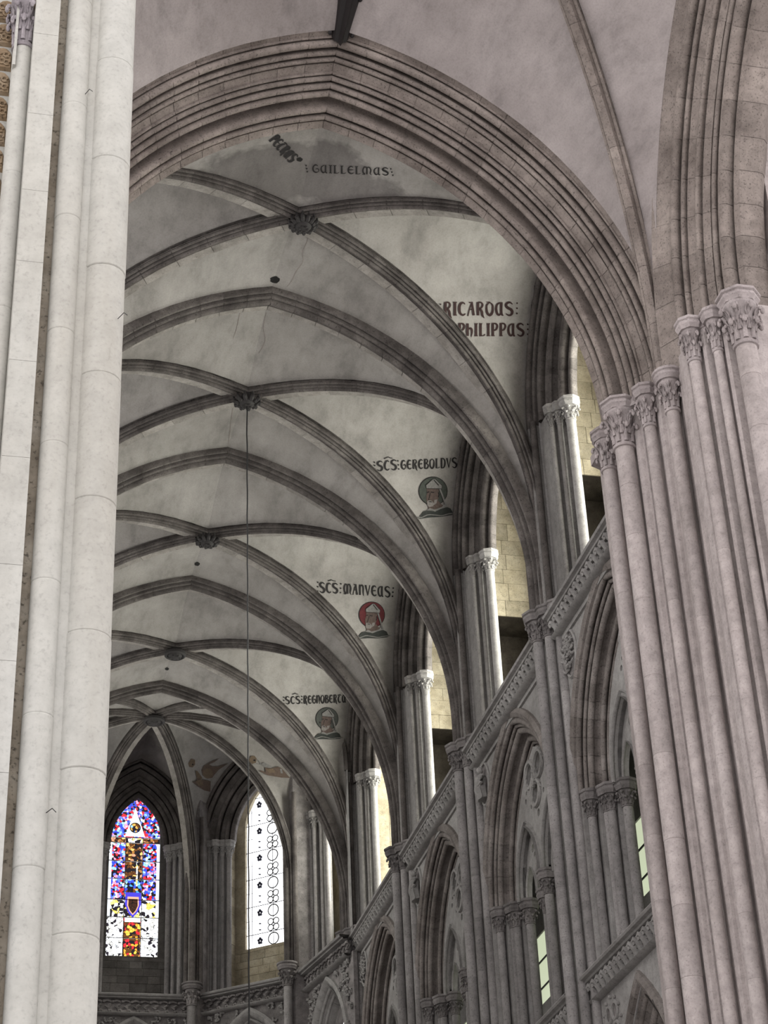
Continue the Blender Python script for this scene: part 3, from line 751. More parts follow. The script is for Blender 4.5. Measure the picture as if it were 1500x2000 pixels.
for i in range(1, 5):
    o, F = clerestory(i)
    # the arch springs at the capitals: z of CZS is below them, so the rolls run down behind
    jamb_caps(o, F, [(1.64, .16, .046), (1.54, .27, .046)], CAPZ, radians(22.5), 'jamb', capm='jamb'); jamb_caps(o, F, [(1.39, .42, .082)], CAPZ, radians(22.5), 'wall', capm='wall')
    tag(o, ['', 'deeply moulded clerestory arch with a bright shaft behind the pinkish pier', 'clerestory arch with bright shaft above the first string course bay past the nearest shaft cluster',
            'clerestory arch with bright shaft between the second and third shaft clusters', 'clerestory arch with bright shaft between the third shaft cluster and the apse'][i], 'arch', 'clerestory arches along the choir wall')
    # passage: reveal wall at the far end of the bay, with a doorway low down
    zl = 17.84 + ZO
    ashlar(wall_r, F, .5, 1.75, zl, 21.2 + ZO, 0, 'tan', .5, .34, .02, 'd', 2.50)
    v = [F(2.52, .3, zl), F(2.52, 1.8, zl), F(2.52, 1.8, 21.6 + ZO), F(2.52, .3, 21.6 + ZO)]
    mk('reveal', v, [(0, 1, 2, 3)], 'tan', wall_r, False)
    if i == 4:
        ashlar(wall_r, F, .5, 1.75, Z_STR, zl, 0, 'tan', .7, .42, .02, 'd', 2.66)
        mk('reveal', [F(2.68, .3, Z_STR), F(2.68, 1.8, Z_STR), F(2.68, 1.8, zl), F(2.68, .3, zl), F(2.5, .3, zl), F(2.5, 1.8, zl)], [(0, 1, 2, 3), (3, 2, 5, 4)], 'tan', wall_r, False)
    else:
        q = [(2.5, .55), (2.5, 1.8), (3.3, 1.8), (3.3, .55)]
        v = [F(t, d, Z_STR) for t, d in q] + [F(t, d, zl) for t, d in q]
        mk('doorway', v, [(1, 2, 6, 5), (2, 3, 7, 6), (3, 0, 4, 7), (4, 5, 6, 7), (0, 1, 2, 3)], 'passage_shade', wall_r, False)
    # near reveal, passage roof and floor
    if i == 1: MB().box((WX + X0 + .6, yc(i) - 2.62, Z_STR), (WX + 1.8, yc(i) - 2.5, 21.3 + ZO)).build('reveal', 'tan', wall_r, False)
    MB().box((WX + X0 + .3, yc(i) - 2.7, 21.45 + ZO), (WX + 2.0, yc(i) + 2.7, 21.6 + ZO)).build('passage_roof', 'tan', wall_r, False)
    MB().box((WX + X0 + .1, yc(i) - 2.59, Z_STR - .5), (WX + 2.0, yc(i) + 2.59, Z_STR - .02)).build('passage_floor', 'wall', wall_r, False)
    # outer wall with the glazed lancet
    A2 = arch_poly(1.5, 1.2, 18.2 + ZO, 15.2 + ZO)
    fill([(-2.6, Z_STR - .1), (2.6, Z_STR - .1), (2.6, 21.6 + ZO), (-2.6, 21.6 + ZO)], [A2], F, 1.72, 1.95, 'outer_wall', 'tan', wall_r)
    w = window('clerestory window of clear glass lighting the passage of the %s bay' % ORD[i])
    mk('pane', [F(t, 1.93, z) for t, z in A2], [tuple(range(len(A2)))], 'day_s', w, False)
    for k in range(6): MB().tube([F(-1.5, 1.9, 15.7 + ZO + k * .62), F(1.5, 1.9, 15.7 + ZO + k * .62)], .015, 4).build('saddle_bar', 'iron', w)
    # wall behind and above the arch head, closing the passage from the vault
    fill(arch_poly(CA, CC, CZS, Z_STR, .45), [], F, .02, .03, 'x', 'wall', wall_r) if False else None

# ------------------------------------------------------------------ string courses
def leaf_mesh(mat, kind):
    mb = MB()
    if kind == 0:        # curled stiff leaf: x along, y outward (towards viewer -), z up
        mb.tube([(-.03, .0, -.13), (-.02, -.05, -.04), (.0, -.09, .05), (.03, -.13, .10), (.055, -.14, .06), (.05, -.12, .02)], [.035, .045, .05, .045, .035, .03], 6)
        mb.ball((.0, -.10, .075), .05, 6, 4); mb.tube([(.04, 0, -.13), (.06, -.04, -.06), (.075, -.06, .02)], [.02, .03, .02], 5)
        mb.ball((-.055, -.05, .03), .035, 6, 4)
    else:                # S scroll of the apse frieze
        mb.tube([(.07 * cos(a) + .02, -.03, .055 + .05 * sin(a)) for a in (2.6, 1.6, .6, -.4, -1.4)] + [(-.02 + .07 * cos(a), -.03, -.05 + .05 * sin(a)) for a in (1.3, .2, -.9, -2.0, -3.0)], .024, 5)
        mb.ball((-.04, -.035, .08), .03, 6, 4); mb.ball((.05, -.035, -.08), .03, 6, 4)
    return mb.mesh('frieze_leaf%d' % kind, mat)
TN = [0]
def string_course(F, t0, t1, ztop, label, h=.42, n=22, kind=0, proj=.0):
    TN[0] += 1; o = empty('trim_%d' % TN[0]); o['kind'] = 'structure'; o['label'] = label
    P = [(.25, 0), (-.02 - proj, 0), (-.19 - proj, -.0), (-.21 - proj, -.03), (-.19 - proj, -.06), (-.13 - proj, -.07), (-.12 - proj, -.10), (-.02 - proj, -.10), (.06, -.12)]
    def run(P, nm, mat):
        v = [F(t, d, ztop + z) for t in (t0, t1) for d, z in P]; return mk(nm, v, grid_faces(2, len(P)), mat, o, True, 38)
    run(P, 'cornice', 'wall')
    run([(.06, -.115), (.06, -h + .06)], 'frieze', 'carve')
    run([(.03, -h + .07), (-.08, -h + .06), (-.10, -h + .04), (-.07, -h + .015), (-.02, -h), (.1, -h)], 'lower_moulding', 'wall')
    me = leaf_mesh('carve' if kind else 'wall', kind); L = t1 - t0
    T = (F(1, 0, 0) - F(0, 0, 0)); ang = math.atan2(T.y, T.x); fl = (F(0, 1, 0) - F(0, 0, 0)); flip = T.cross(fl).z < 0
    for k in range(n):
        p = F(t0 + L * (k + .5) / n, .04, ztop - .125 - (h - .19) / 2); s = (h - .19) / .225
        q = inst(me, 'frieze_leaf', o, p, (s * (L / n) / .21, -s if flip else s, s), (0, 0, ang)); q.location.z += random.uniform(-.006, .006)
    return o
BAYN = ['', 'from the pinkish pier to the nearest shaft cluster', 'between the nearest and second shaft clusters', 'between the second and third shaft clusters', 'between the third and last shaft clusters']
for i in range(1, 5):
    F = frame((WX + X0 + .06, yc(i), 0), (0, 1, 0), (1, 0, 0))
    string_course(F, -2.3 if i > 1 else -2.1, 2.2, Z_STR, 'upper string course with leaf frieze ' + BAYN[i], n=20)
for i in (1, 2):
    F = frame((WX + X0 + .12, yc(i), 0), (0, 1, 0), (1, 0, 0))
    string_course(F, -2.2, 2.25, 8.82 + ZO, 'lower string course with leaf frieze ' + BAYN[i], n=22)

# ------------------------------------------------------------------ triforium
TX = 4.64 + X0
GA, GC, GZ = 2.03, .80, 11.62 + ZO
GHEAD = [(.2, 0), (.19, -.05), (.12, -.085), (.05, -.05), (.04, 0)] + molds((.02, .0), (-.45, .5), [('r', .07), ('n', .025, .06), ('r', .05), ('n', .02, .05), ('r', .09), ('h', .1, .08), ('r', .07), ('n', .02, .06), ('r', .05), ('n', .02, .06), ('r', .08)])[0] + [(-.46, .56)]
SUBP = prof((.10, 0), (.08, -.04), ('o', .03, -.03, .04, 60, 250), (.0, .05), (0, .16))
def quad_tracery(o, F, cx, zs):
    pass
def triforium(i):
    F = frame((TX, yc(i), 0), (0, 1, 0), (1, 0, 0)); o = empty('triforium_arch')
    W_ = 2.28
    fill([(-W_, 8.8 + ZO), (W_, 8.8 + ZO), (W_, Z_STR - .3), (-W_, Z_STR - .3)], [arch_poly(GA, GC, GZ, 8.86 + ZO, .04)], F, 0, .12, 'spandrel', 'wall', o)
    e = empty('arch_head', o); arch_stones(GHEAD, GA, GC, GZ, GZ - .01, F, 'arch2', e, 12, .5, .006)
    # jamb steps and shafts
    JB = [(.05, 0), (-.06, .0), (-.06, .2), (-.26, .2), (-.26, .4), (-.46, .42), (-.46, .56), (-.57, .58), (-.57, .62)]
    for s in (1, -1):
        v = [F(s * (GA + r), d, z) for z in (8.8 + ZO, GZ) for r, d in JB]; mk('jamb', v, grid_faces(2, len(JB)), 'wall', o, True, 38)
    jamb_caps(o, F, [(1.90, .11, .07), (1.68, .27, .05), (1.62, .33, .07), (1.44, .52, .078)], GZ, radians(22.5), zb=8.8 + ZO, capm='carve')
    # central mullion cluster and slender intermediate mullions
    jamb_caps(o, F, [(0, .42, .08)], GZ, 0, zb=8.8 + ZO, sides=(1,), capm='carve')
    jamb_caps(o, F, [(.09, .58, .06)], GZ, 0, zb=8.8 + ZO, capm='carve')
    jamb_caps(o, F, [(.76, .6, .06)], GZ - .05, 0, zb=8.8 + ZO, capm='carve')
    # tracery plate: two sub-arches under three pierced circles
    sa, scc, sx = .62, .55, .755
    sub = lambda cx: [(cx + t, z) for t, z in arch_pts(sa, scc, GZ + .05, GZ - .05, 0, 10, 0, 1)]
    big = arch_pts(GA, GC, GZ, GZ - .05, -.43, 12, 0, 1)
    outer = big + sub(sx)[::-1] + sub(-sx)[::-1]
    CIR = [(-.26, 13.46 + ZO, .20), (.26, 13.46 + ZO, .20), (0, 13.03 + ZO, .20)]
    small = [(-.64, 13.12 + ZO, .05), (.64, 13.12 + ZO, .05), (-.36, 12.92 + ZO, .05), (.36, 12.92 + ZO, .05), (0, 13.72 + ZO, .04), (0, 12.66 + ZO, .07), (-.57, 13.25 + ZO, .035), (.57, 13.25 + ZO, .035)]
    fill(outer, [circ(x, z, r, 18) for x, z, r in CIR] + [circ(x, z, r, 8) for x, z, r in small], F, .36, .50, 'tracery', 'wall', o, True)
    fill(big, [], F, .74, .78, 'tracery_backing', 'carve', o) if False else None
    for x, z, r in CIR:
        torus_in(F, x, z, .345, r + .03, .045).build('tracery_ring', 'wall', o)
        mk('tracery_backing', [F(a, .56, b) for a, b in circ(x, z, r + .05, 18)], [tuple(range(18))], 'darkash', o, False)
    for k in range(3):
        a = radians(90 + 120 * k); mb = MB()
        for q in range(5):
            p = F(.10 * cos(a) + random.uniform(-.06, .06), .35 + random.uniform(-.03, .02), 13.30 + ZO + .12 * sin(a) + random.uniform(-.06, .06)); mb.ball(p, .045, 6, 4)
        mb.build('leaf_cusp', 'wall', o)
    for s in (1, -1):
        Fs = frame(F(s * sx, .36, 0), (0, 1, 0), (1, 0, 0))
        arch_sweep('sub_arch', SUBP, sa, scc, GZ + .05, GZ - .06, Fs, 'wall', o, 10, 0, 1)
        # inner tracery: one quatrefoil over two lancets
        la, lc = .27, .3
        lan = lambda cx: [(cx + t, z) for t, z in arch_pts(la, lc, GZ + .0, GZ - .08, 0, 7, 0, 1)]
        so = arch_pts(sa, scc, GZ + .05, GZ - .08, .02, 10, 0, 1) + lan(.30)[::-1] + lan(-.30)[::-1]
        zq = 12.35 + ZO
        fill(so, [circ(-.085, zq, .075, 10), circ(.085, zq, .075, 10), circ(0, zq + .17, .075, 10), circ(0, zq - .14, .05, 8)], Fs, .12, .2, 'tracery', 'wall', o, True)
        for cx in (-.30, .30):
            Fl = frame(F(s * sx + cx, .48, 0), (0, 1, 0), (1, 0, 0)); arch_sweep('lancet_arch', prof((.05, 0), ('o', .02, -.01, .03, 60, 250), (0, .08)), la, lc, GZ, GZ - .08, Fl, 'wall', o, 7, 0, 1)
    # gallery behind
    MB().box((TX + 1.75, yc(i) - 2.6, 8.7 + ZO), (TX + 1.85, yc(i) + 2.6, 10.9 + ZO)).build('gallery_wall', 'wall', o, False)
    MB().box((TX + 1.75, yc(i) - 2.6, 12.2 + ZO), (TX + 1.85, yc(i) + 2.6, 14.4 + ZO)).build('gallery_wall', 'wall', o, False)
    MB().box((TX + .6, yc(i) - 2.6, 14.3 + ZO), (TX + 1.85, yc(i) + 2.6, 14.4 + ZO)).build('gallery_roof', 'wall', o, False)
    MB().box((TX + .05, yc(i) - 2.59, 8.5 + ZO), (TX + 1.85, yc(i) + 2.59, 8.78 + ZO)).build('gallery_floor', 'wall', o, False)
    w = window('greenish gallery window seen between the triforium shafts of the %s bay' % ORD[i])
    MB().box((TX + 1.78, yc(i) - 2.6, 10.9 + ZO), (TX + 1.8, yc(i) + 2.6, 12.2 + ZO)).build('pane', 'day_g', w, False)
    [MB().tube([(TX + 1.76, yc(i) - 2.6, z + ZO), (TX + 1.76, yc(i) + 2.6, z + ZO)], .02, 4).build('saddle_bar', 'iron', w) for z in (11.2, 11.7)]
    tag(o, ['', 'traceried triforium arch half hidden behind the pinkish pier', 'traceried triforium arch between the nearest and second shaft clusters', 'traceried triforium arch between the second and third shaft clusters',
            'traceried triforium arch between the third and last shaft clusters'][i], 'arch', 'triforium arches of the choir wall')
    # carved medallion in the spandrel
    md = empty('carved_medallion'); mt, mz = 1.78, 13.93 + ZO
    mb = MB(); mb.tube([F(mt + .27 * cos(2 * pi * k / 20), -.01, mz + .40 * sin(2 * pi * k / 20)) for k in range(21)], .03, 5, False); mb.build('rim', 'wall', md)
    mk('ground', [F(mt + .27 * cos(2 * pi * k / 20), .0 - .004, mz + .40 * sin(2 * pi * k / 20)) for k in range(20)], [tuple(range(20))], 'carve', md, False)
    if i in (1, 4):
        for k in range(46):
            a = random.uniform(0, 2 * pi); q = sqrt(random.random()) * .9; x, z = mt + .25 * q * cos(a), mz + .37 * q * sin(a); b0 = random.uniform(0, 6); mb = MB()
            mb.tube([F(x + .045 * cos(b0 + w_ * .9), -.03 - .015 * w_, z + .045 * sin(b0 + w_ * .9)) for w_ in range(5)], [.016, .02, .022, .02, .014], 5).build('leaf', 'wall', md)
    else:
        mb = MB(); mb.tube([F(mt, -.05, mz - .3), F(mt + .02, -.09, mz - .1), F(mt, -.09, mz + .1), F(mt - .02, -.06, mz + .18)], [.12, .13, .11, .05], 8).build('robed_body', 'wall', md)
        MB().ball(F(mt - .02, -.1, mz + .25), .065, 8, 6).build('head', 'wall', md)
        for s in (-1, 1): MB().tube([F(mt + s * .1, -.09, mz + .1), F(mt + s * .15, -.12, mz - .02), F(mt + s * .04, -.16, mz - .06)], [.045, .04, .03], 6).build('sleeve', 'wall', md)
        for k in range(5): MB().tube([F(mt - .09 + .045 * k, -.14, mz + .06), F(mt - .1 + .05 * k, -.15, mz - .12), F(mt - .12 + .06 * k, -.12, mz - .3)], .014, 5).build('drapery_fold', 'wall', md)
    tag(md, ['', 'oval leaf medallion carved in the spandrel below the nearest shaft capitals', 'medallion with a robed figure carved below the second shaft capitals', 'medallion with a figure carved below the third shaft capitals', 'small leaf medallion carved below the last shaft capitals'][i], 'medallion', 'carved medallions of the triforium')
for i in range(1, 5): triforium(i)

# small floodlight standing on the lower ledge -----------------------------
o = empty('floodlight', None, (4.9, 2.40, 9.10 + ZO))
mb = MB().lathe([(.02, -.28), (.03, -.05), (.02, .0)], 10).build('stand', 'iron', o)
h = MB().lathe([(.06, -.09), (.09, -.05), (.1, .06), (.085, .08)], 16).build('lamp_housing', 'iron', o); h.rotation_euler = (radians(100), 0, radians(20))
MB().lathe([(.03, .08), (.06, .1), (.05, .2)], 12).build('lamp_shroud', 'white_lamp', o)
tag(o, 'small black floodlight on the lower ledge against the pinkish pier', 'floodlight')

# ------------------------------------------------------------------ main arcade below the lower string
for i in (1, 2):
    F = frame((TX, yc(i) + .38, 0), (0, 1, 0), (1, 0, 0)); o = empty('arcade_arch')
    a_, c_ = 1.45, 2.1; hh = sqrt((a_ + c_) ** 2 - c_ ** 2); zs = 8.08 + ZO - hh
    fill([(-2.65, 1), (1.9, 1), (1.9, 8.42 + ZO), (-2.65, 8.42 + ZO)], [arch_poly(a_, c_, zs, 1.2)], F, 0, .1, 'spandrel', 'wall', o)
    AH = prof((.18, 0), (.17, -.05), (.1, -.08), (.04, -.05), (.02, 0), (-.02, .03), ('o', -.07, .08, .05, 80, 250), (-.14, .15), ('o', -.2, .2, .06, 70, 250), (-.28, .3), ('o', -.34, .34, .06, 70, 250), (-.4, .44), ('o', -.46, .5, .06, 70, 250), (-.5, .9))
    e = empty('arch_head', o); arch_stones(AH, a_, c_, zs, 2.0, F, 'arch2', e, 14, .7, .006)
    tx, tz = 1.22, 7.95 + ZO
    for k, (dx, dz) in enumerate(((-.13, .14), (.13, .14), (-.13, -.14), (.13, -.14))):
        torus_in(F, tx + dx, tz + dz, -.01, .12, .028, 16).build('quatrefoil_ring', 'wall', o)
        mk('quatrefoil_ground', [F(tx + dx + x, -.003, tz + dz + z) for x, z in circ(0, 0, .11, 14)], [tuple(range(14))], 'carve', o, False)
    for k in range(12):
        a = 2 * pi * k / 12; MB().ball(F(tx + .36 * cos(a), -.02, tz + .37 * sin(a)), .03, 6, 4).build('bead', 'wall', o)
    tag(o, ['', 'pointed arcade arch tip under the lower string course beside the pinkish pier', 'arcade arch under the lower string course past the nearest shaft cluster'][i], 'arch', 'main arcade arches')
for i in (3, 4):
    MB().box((TX, yc(i) - 2.6, 0), (TX + .3, yc(i) + 2.6, 8.8 + ZO)).build('lower_wall', 'wall', wall_r, False)

# ------------------------------------------------------------------ north wall of the choir (simple, mostly behind the white pier)
wall_l = empty('wall_left'); wall_l['kind'] = 'structure'; wall_l['label'] = 'choir wall opposite the clerestory, mostly behind the white pier'
for i in range(1, 5):
    F = frame((-WX + X0, yc(i), 0), (0, 1, 0), (-1, 0, 0))
    A2 = arch_poly(1.5, 1.2, 18.3 + ZO, 15.3 + ZO)
    fill([(-2.6, 0), (2.6, 0), (2.6, 21.6 + ZO), (-2.6, 21.6 + ZO)], [A2, arch_poly(1.6, .6, 11.2 + ZO, 9.0 + ZO)], F, 0, .8, 'wall_panel', 'wall', wall_l)
    w = window('clear window on the far side of the %s choir bay' % ORD[i])
    mk('pane', [F(t, .7, z) for t, z in A2], [tuple(range(len(A2)))], 'day_n', w, False)
    [MB().tube([F(-1.5, .66, z + ZO), F(1.5, .66, z + ZO)], .015, 4).build('saddle_bar', 'iron', w) for z in (15.9, 16.6, 17.3, 18.0, 18.7)]
    MB().box((-WX + X0 - 1.0, yc(i) - 2.6, 8.6 + ZO), (-WX + X0 - .9, yc(i) + 2.6, 14.2 + ZO)).build('gallery_wall', 'wall', wall_l, False)
    rod(wall_l, (-4.3 + X0, yv(i), 0), (0, 0, Z_CAP), .1, 'shaft')

# ------------------------------------------------------------------ apse
wall_a = empty('wall_apse'); wall_a['kind'] = 'structure'; wall_a['label'] = 'curved grey apse wall under the windows'
AHEAD = [(.16, -.03)] + molds((.10, -.03), (-.72, .44), [('r', .05), ('n', .025, .05), ('r', .07), ('n', .03, .06), ('f', .1), ('r', .07), ('n', .03, .06), ('f', .06), ('r', .07), ('n', .025, .06), ('r', .08)])[0] + [(-.72, .5)]
AJ = [(.16, -.03), (.04, -.03), (0, -.02), (-.02, .14), (-.2, .16), (-.21, .27), (-.36, .28), (-.38, .40), (-.50, .42), (-.52, .5), (-.1, .56)]
GLR = .9                                           # glass this far behind the inner wall face
FAC = {-80: 'apse bay hidden behind the white pier', -40: 'apse bay at the white pier edge', 0: 'stained glass', 40: 'white glass', 80: 'next to the straight choir wall'}
for a in ANG:
    F = fframe(a); o = empty('apse_window_arch'); hw = AR * math.tan(radians(20))
    e = empty('arch_head', o); arch_stones(AHEAD, AA, AC, AZS, AZS - .01, F, 'rib', e, 11, .5, .006)
    for s in (1, -1):
        v = [F(s * (AA + r), d, z) for z in (Z_STR, AZS) for r, d in AJ]; mk('jamb', v, grid_faces(2, len(AJ)), 'wall', o, True, 38)
    jamb_caps(o, F, [(1.30, .10, .05), (1.12, .14, .055), (.97, .26, .05), (.84, .36, .068)], AZS, radians(-a + 22.5), zb=Z_STR, bases=True, capm='wall')
    tag(o, {-80: 'apse window arch of shafts beyond the white pier, farthest round', -40: 'apse window arch of shafts beyond the white pier, next to the stained glass', 0: 'dark moulded arch round the coloured stained glass window',
            40: 'moulded arch with pale shafts round the tall white glass window', 80: 'apse arch with bright shafts between the white window and the straight wall'}[a], 'arch', 'window arches of the apse')
    # outer wall and glass
    ga = .66; A2 = arch_poly(ga, .75, 19.35 + ZO, 16.12 + ZO)
    hw2 = (AR + GLR) * math.tan(radians(20)) + .05
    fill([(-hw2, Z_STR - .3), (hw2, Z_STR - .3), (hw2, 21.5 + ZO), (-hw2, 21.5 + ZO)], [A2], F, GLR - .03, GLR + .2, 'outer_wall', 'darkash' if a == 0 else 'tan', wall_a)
    if a in (0, 40):
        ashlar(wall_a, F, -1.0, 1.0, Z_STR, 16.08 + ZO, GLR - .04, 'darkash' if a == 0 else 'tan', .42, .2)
    if a == 40:
        for s in (-1, 1):      # splayed ashlar reveals of the bright window
            Fr = frame(F(s * .70, GLR - .05, 0), (F(s * 1.0, .0, 0) - F(s * .70, .36, 0)).normalized() * 1.0, F(0, 1, 0) - F(0, 0, 0))
            ashlar(wall_a, frame(F(s * .70, 0, 0), F(0, 1, 0) - F(0, 0, 0), (F(s, 0, 0) - F(0, 0, 0))), .5, GLR - .05, Z_STR, 19.3 + ZO, .26, 'tan', .3, .24)
    for s in (-1, 1):
        q = [F(s * (AA - .70), .5, z) for z in (Z_STR, 21.4 + ZO)]; q2 = [F(s * hw2 * .93, .52, z) for z in (Z_STR, 21.4 + ZO)]; q3 = [F(s * hw2, GLR, z) for z in (Z_STR, 21.4 + ZO)]
        mk('reveal', [q2[0], q3[0], q3[1], q2[1]], [(0, 1, 2, 3)], 'tan', wall_a, False)
    w = window('coloured stained glass window at the head of the apse' if a == 0 else 'tall white glass window with rings and flowers, beside the stained glass' if a == 40 else 'apse window of white glass, %s' % FAC[a])
    Gd = GLR + .06
    if a != 0:
        rows = [16.12 + ZO + k * .37 for k in range(13)]
        for k in range(12):
            z0_, z1_ = rows[k], min(rows[k + 1], 20.5 + ZO)
            for c0, c1 in ((-.66, -.03), (-.03, .66)):
                def hwz(z):
                    if z <= 19.35 + ZO: return ga
                    dz = z - 19.35 - ZO; return max(0, sqrt(max(0, (ga + .75) ** 2 - dz * dz)) - .75)
                pts = [(max(c0, -hwz(z0_)), z0_), (min(c1, hwz(z0_)), z0_), (min(c1, hwz(z1_)), z1_), (max(c0, -hwz(z1_)), z1_)]
                if pts[1][0] <= pts[0][0]: continue
                mk('pane', [F(t, Gd, z) for t, z in pts], [(0, 1, 2, 3)], 'day_s' if abs(a) == 80 else 'day_w', w, False)
        if a == 40:
            for k in range(12):
                z = rows[k]; MB().tube([F(-.66, Gd - .02, z), F(.66, Gd - .02, z)], .014 if k % 2 else .008, 4).build('saddle_bar', 'leadblue', w)
            MB().tube([F(.12, Gd - .02, 16.12 + ZO), F(.12, Gd - .02, 20.3 + ZO)], .011, 4).build('lead_line', 'iron', w)
            MB().tube([F(-.5, Gd - .02, 16.12 + ZO), F(-.5, Gd - .02, 19.9 + ZO)], .011, 4).build('lead_line', 'leadblue', w)
            for k in range(12):
                z = 16.3 + ZO + k * .37
                if z > 20.1 + ZO: break
                if k % 2 == 0:
                    if k < 10: torus_in(F, .12, z, Gd - .02, .15, .017, 18, 5).build('lead_ring', 'iron', w)
                    for q in range(5):
                        b_ = 2 * pi * q / 5 + .3; MB().ball(F(-.27 + .045 * cos(b_), Gd - .02, z + .06 * sin(b_)), .04, 6, 4).build('flower_petal', 'leadblue', w)
                else:
                    for dx, dz in ((-.08, .08), (.08, .08), (-.08, -.08), (.08, -.08)):
                        if k < 10: torus_in(F, .12 + dx, z + dz, Gd - .02, .08, .015, 12, 5).build('lead_lobe', 'iron', w)
                    for q in (-1, 1): MB().ball(F(-.27, Gd - .02, z + q * .08), .035, 6, 4, (1.2, 1.2, .5)).build('flower_bud', 'leadblue', w)
    else:
        zb_, cols = 16.12 + ZO, [(-.66, -.235), (-.225, .215), (.225, .66)]
        def pane(t0, t1, z0, z1, mat, d=Gd, nm='pane'):
            return mk(nm, [F(t0, d, z0 + zb_), F(t1, d, z0 + zb_), F(t1, d, z1 + zb_), F(t0, d, z1 + zb_)], [(0, 1, 2, 3)], mat, w, False)
        RWS = [(0, .5), (.51, 1.05), (1.06, 1.52), (1.53, 2.08), (2.09, 2.57), (2.58, 3.08), (3.09, 3.22)]
        MT = [('gl_white', 'gl_orange', 'gl_white'), ('gl_white', 'gl_orange', 'gl_white'), ('gl_gold', 'gl_gold', 'gl_gold'), ('gl_border', 'gl_blue', 'gl_border'), ('gl_border', 'gl_brown', 'gl_border'), ('gl_border', 'gl_brown', 'gl_border'), ('gl_brown', 'gl_gold', 'gl_brown')]
        for (z0_, z1_), ms in zip(RWS, MT):
            for (c0, c1), m_ in zip(cols, ms): pane(c0 + .004, c1 - .004, z0_ + .006, z1_ - .006, m_)
            MB().tube([F(-.66, Gd - .02, z1_ + zb_), F(.66, Gd - .02, z1_ + zb_)], .012, 4).build('saddle_bar', 'iron', w)
        for (z0_, z1_) in RWS[2:6]:
            for s in (-1, 1): pane(s * .66 - (.075 if s > 0 else 0), s * .66 + (0 if s > 0 else .075), z0_ + .01, z1_ - .01, 'gl_pale', Gd - .008, 'border_pane')
        pane(-.2, .2, .93, 1.04, 'gl_pale', Gd - .008, 'title_pane')
        head = [(t, z) for t, z in arch_pts(ga, .75, 19.35 + ZO, 19.34 + ZO, 0, 10, 0, 1)]
        mk('pane', [F(t, Gd, z) for t, z in head], [tuple(range(len(head)))], 'gl_border', w, False)
        mk('gable_pane', [F(-.26, Gd - .01, 19.38 + ZO), F(.26, Gd - .01, 19.38 + ZO), F(.0, Gd - .01, 20.15 + ZO)], [(0, 1, 2)], 'gl_pale', w, False)
        mk('roundel', [F(x, Gd - .016, z) for x, z in circ(0, 19.62 + ZO, .13, 16)], [tuple(range(16))], 'gl_blue', w, False)
        torus_in(F, 0, 19.62 + ZO, Gd - .018, .135, .014, 16, 5).build('roundel_lead', 'iron', w)
        sh = [(-.2, .42), (.2, .42), (.21, .1), (.12, -.12), (0, -.26), (-.12, -.12), (-.21, .1)]
        for k, (q, m_) in enumerate(((1.0, 'gl_rim'), (.72, 'gl_pink'), (.58, 'gl_shield'))):
            mk('shield', [F(x * q, Gd - .010 - .004 * k, zb_ + 1.30 + z * q) for x, z in sh], [tuple(range(len(sh)))], m_, w, False)
        MB().tube([F(.08, Gd - .012, zb_ + 1.9), F(.08, Gd - .012, zb_ + 2.55)], .022, 4).build('staff', 'gl_gold', w)
        for x in (-.23, .22): MB().tube([F(x, Gd - .02, zb_), F(x, Gd - .02, zb_ + 3.22)], .012, 4).build('mullion_lead', 'iron', w)
    # string course and blind arch below
    if a in (-40, 0, 40, 80):
        Fs = fframe(a, AR - .13); st = string_course(Fs, -1.5, 1.5, Z_STR, {-40: 'apse string course with scroll frieze at the white pier edge', 0: 'apse string course with scroll frieze under the stained glass', 40: 'apse string course with scroll frieze under the white window', 80: 'apse string course with scroll frieze next to the straight wall'}[a], .50, 13, 1)
        o = empty('blind_arch'); Fb = fframe(a, AR - .05); ba, bc = 1.12, .9; bh = sqrt((ba + bc) ** 2 - bc ** 2); bzs = 14.12 + ZO - bh
        fill([(-1.6, 6), (1.6, 6), (1.6, Z_STR - .4), (-1.6, Z_STR - .4)], [arch_poly(ba, bc, bzs, 6.2)], Fb, 0, .1, 'spandrel', 'carve', o)
        BHD = prof((.16, 0), (.15, -.05), (.08, -.08), (.02, -.04), (-.02, .03), ('o', -.07, .08, .05, 80, 250), (-.14, .15), ('o', -.19, .18, .045, 70, 250), (-.26, .26), (-.28, .4))
        e = empty('arch_head', o); arch_stones(BHD, ba, bc, bzs, 11.0, Fb, 'wall', e, 9, .6, .006)
        fill(arch_pts(ba, bc, bzs, 6.2, -.26, 10, 0, 1), [circ(0, 13.15 + ZO, .18, 14), circ(-.22, 12.8 + ZO, .16, 14), circ(.22, 12.8 + ZO, .16, 14)], Fb, .35, .42, 'tracery', 'carve', o)
        mb = MB()
        for k in range(170):
            t, z = random.uniform(-1.45, 1.45), random.uniform(12.6, 14.28)
            hz = z + ZO - bzs
            lim = sqrt(max(0, (ba + bc + .2) ** 2 - hz * hz)) - bc if hz > 0 else ba + .2
            if abs(t) < lim + .03: continue
            b0 = random.uniform(0, 6); mb.tube([Fb(t + .06 * cos(b0 + q * .8), -.02 - .02 * (q % 3), z + ZO + .06 * sin(b0 + q * .8)) for q in range(5)], [.02, .03, .035, .03, .02], 5)
        fo = mb.build('carved_foliage', 'wall', o); fo['kind'] = 'stuff'
        tag(o, {-40: 'blind arch in leafy relief low in the apse at the white pier edge', 0: 'blind arch in leafy relief under the stained glass window', 40: 'blind arch in leafy relief under the white glass window', 80: 'blind arch in leafy relief next to the straight choir wall'}[a], 'arch', 'blind arches of the apse')
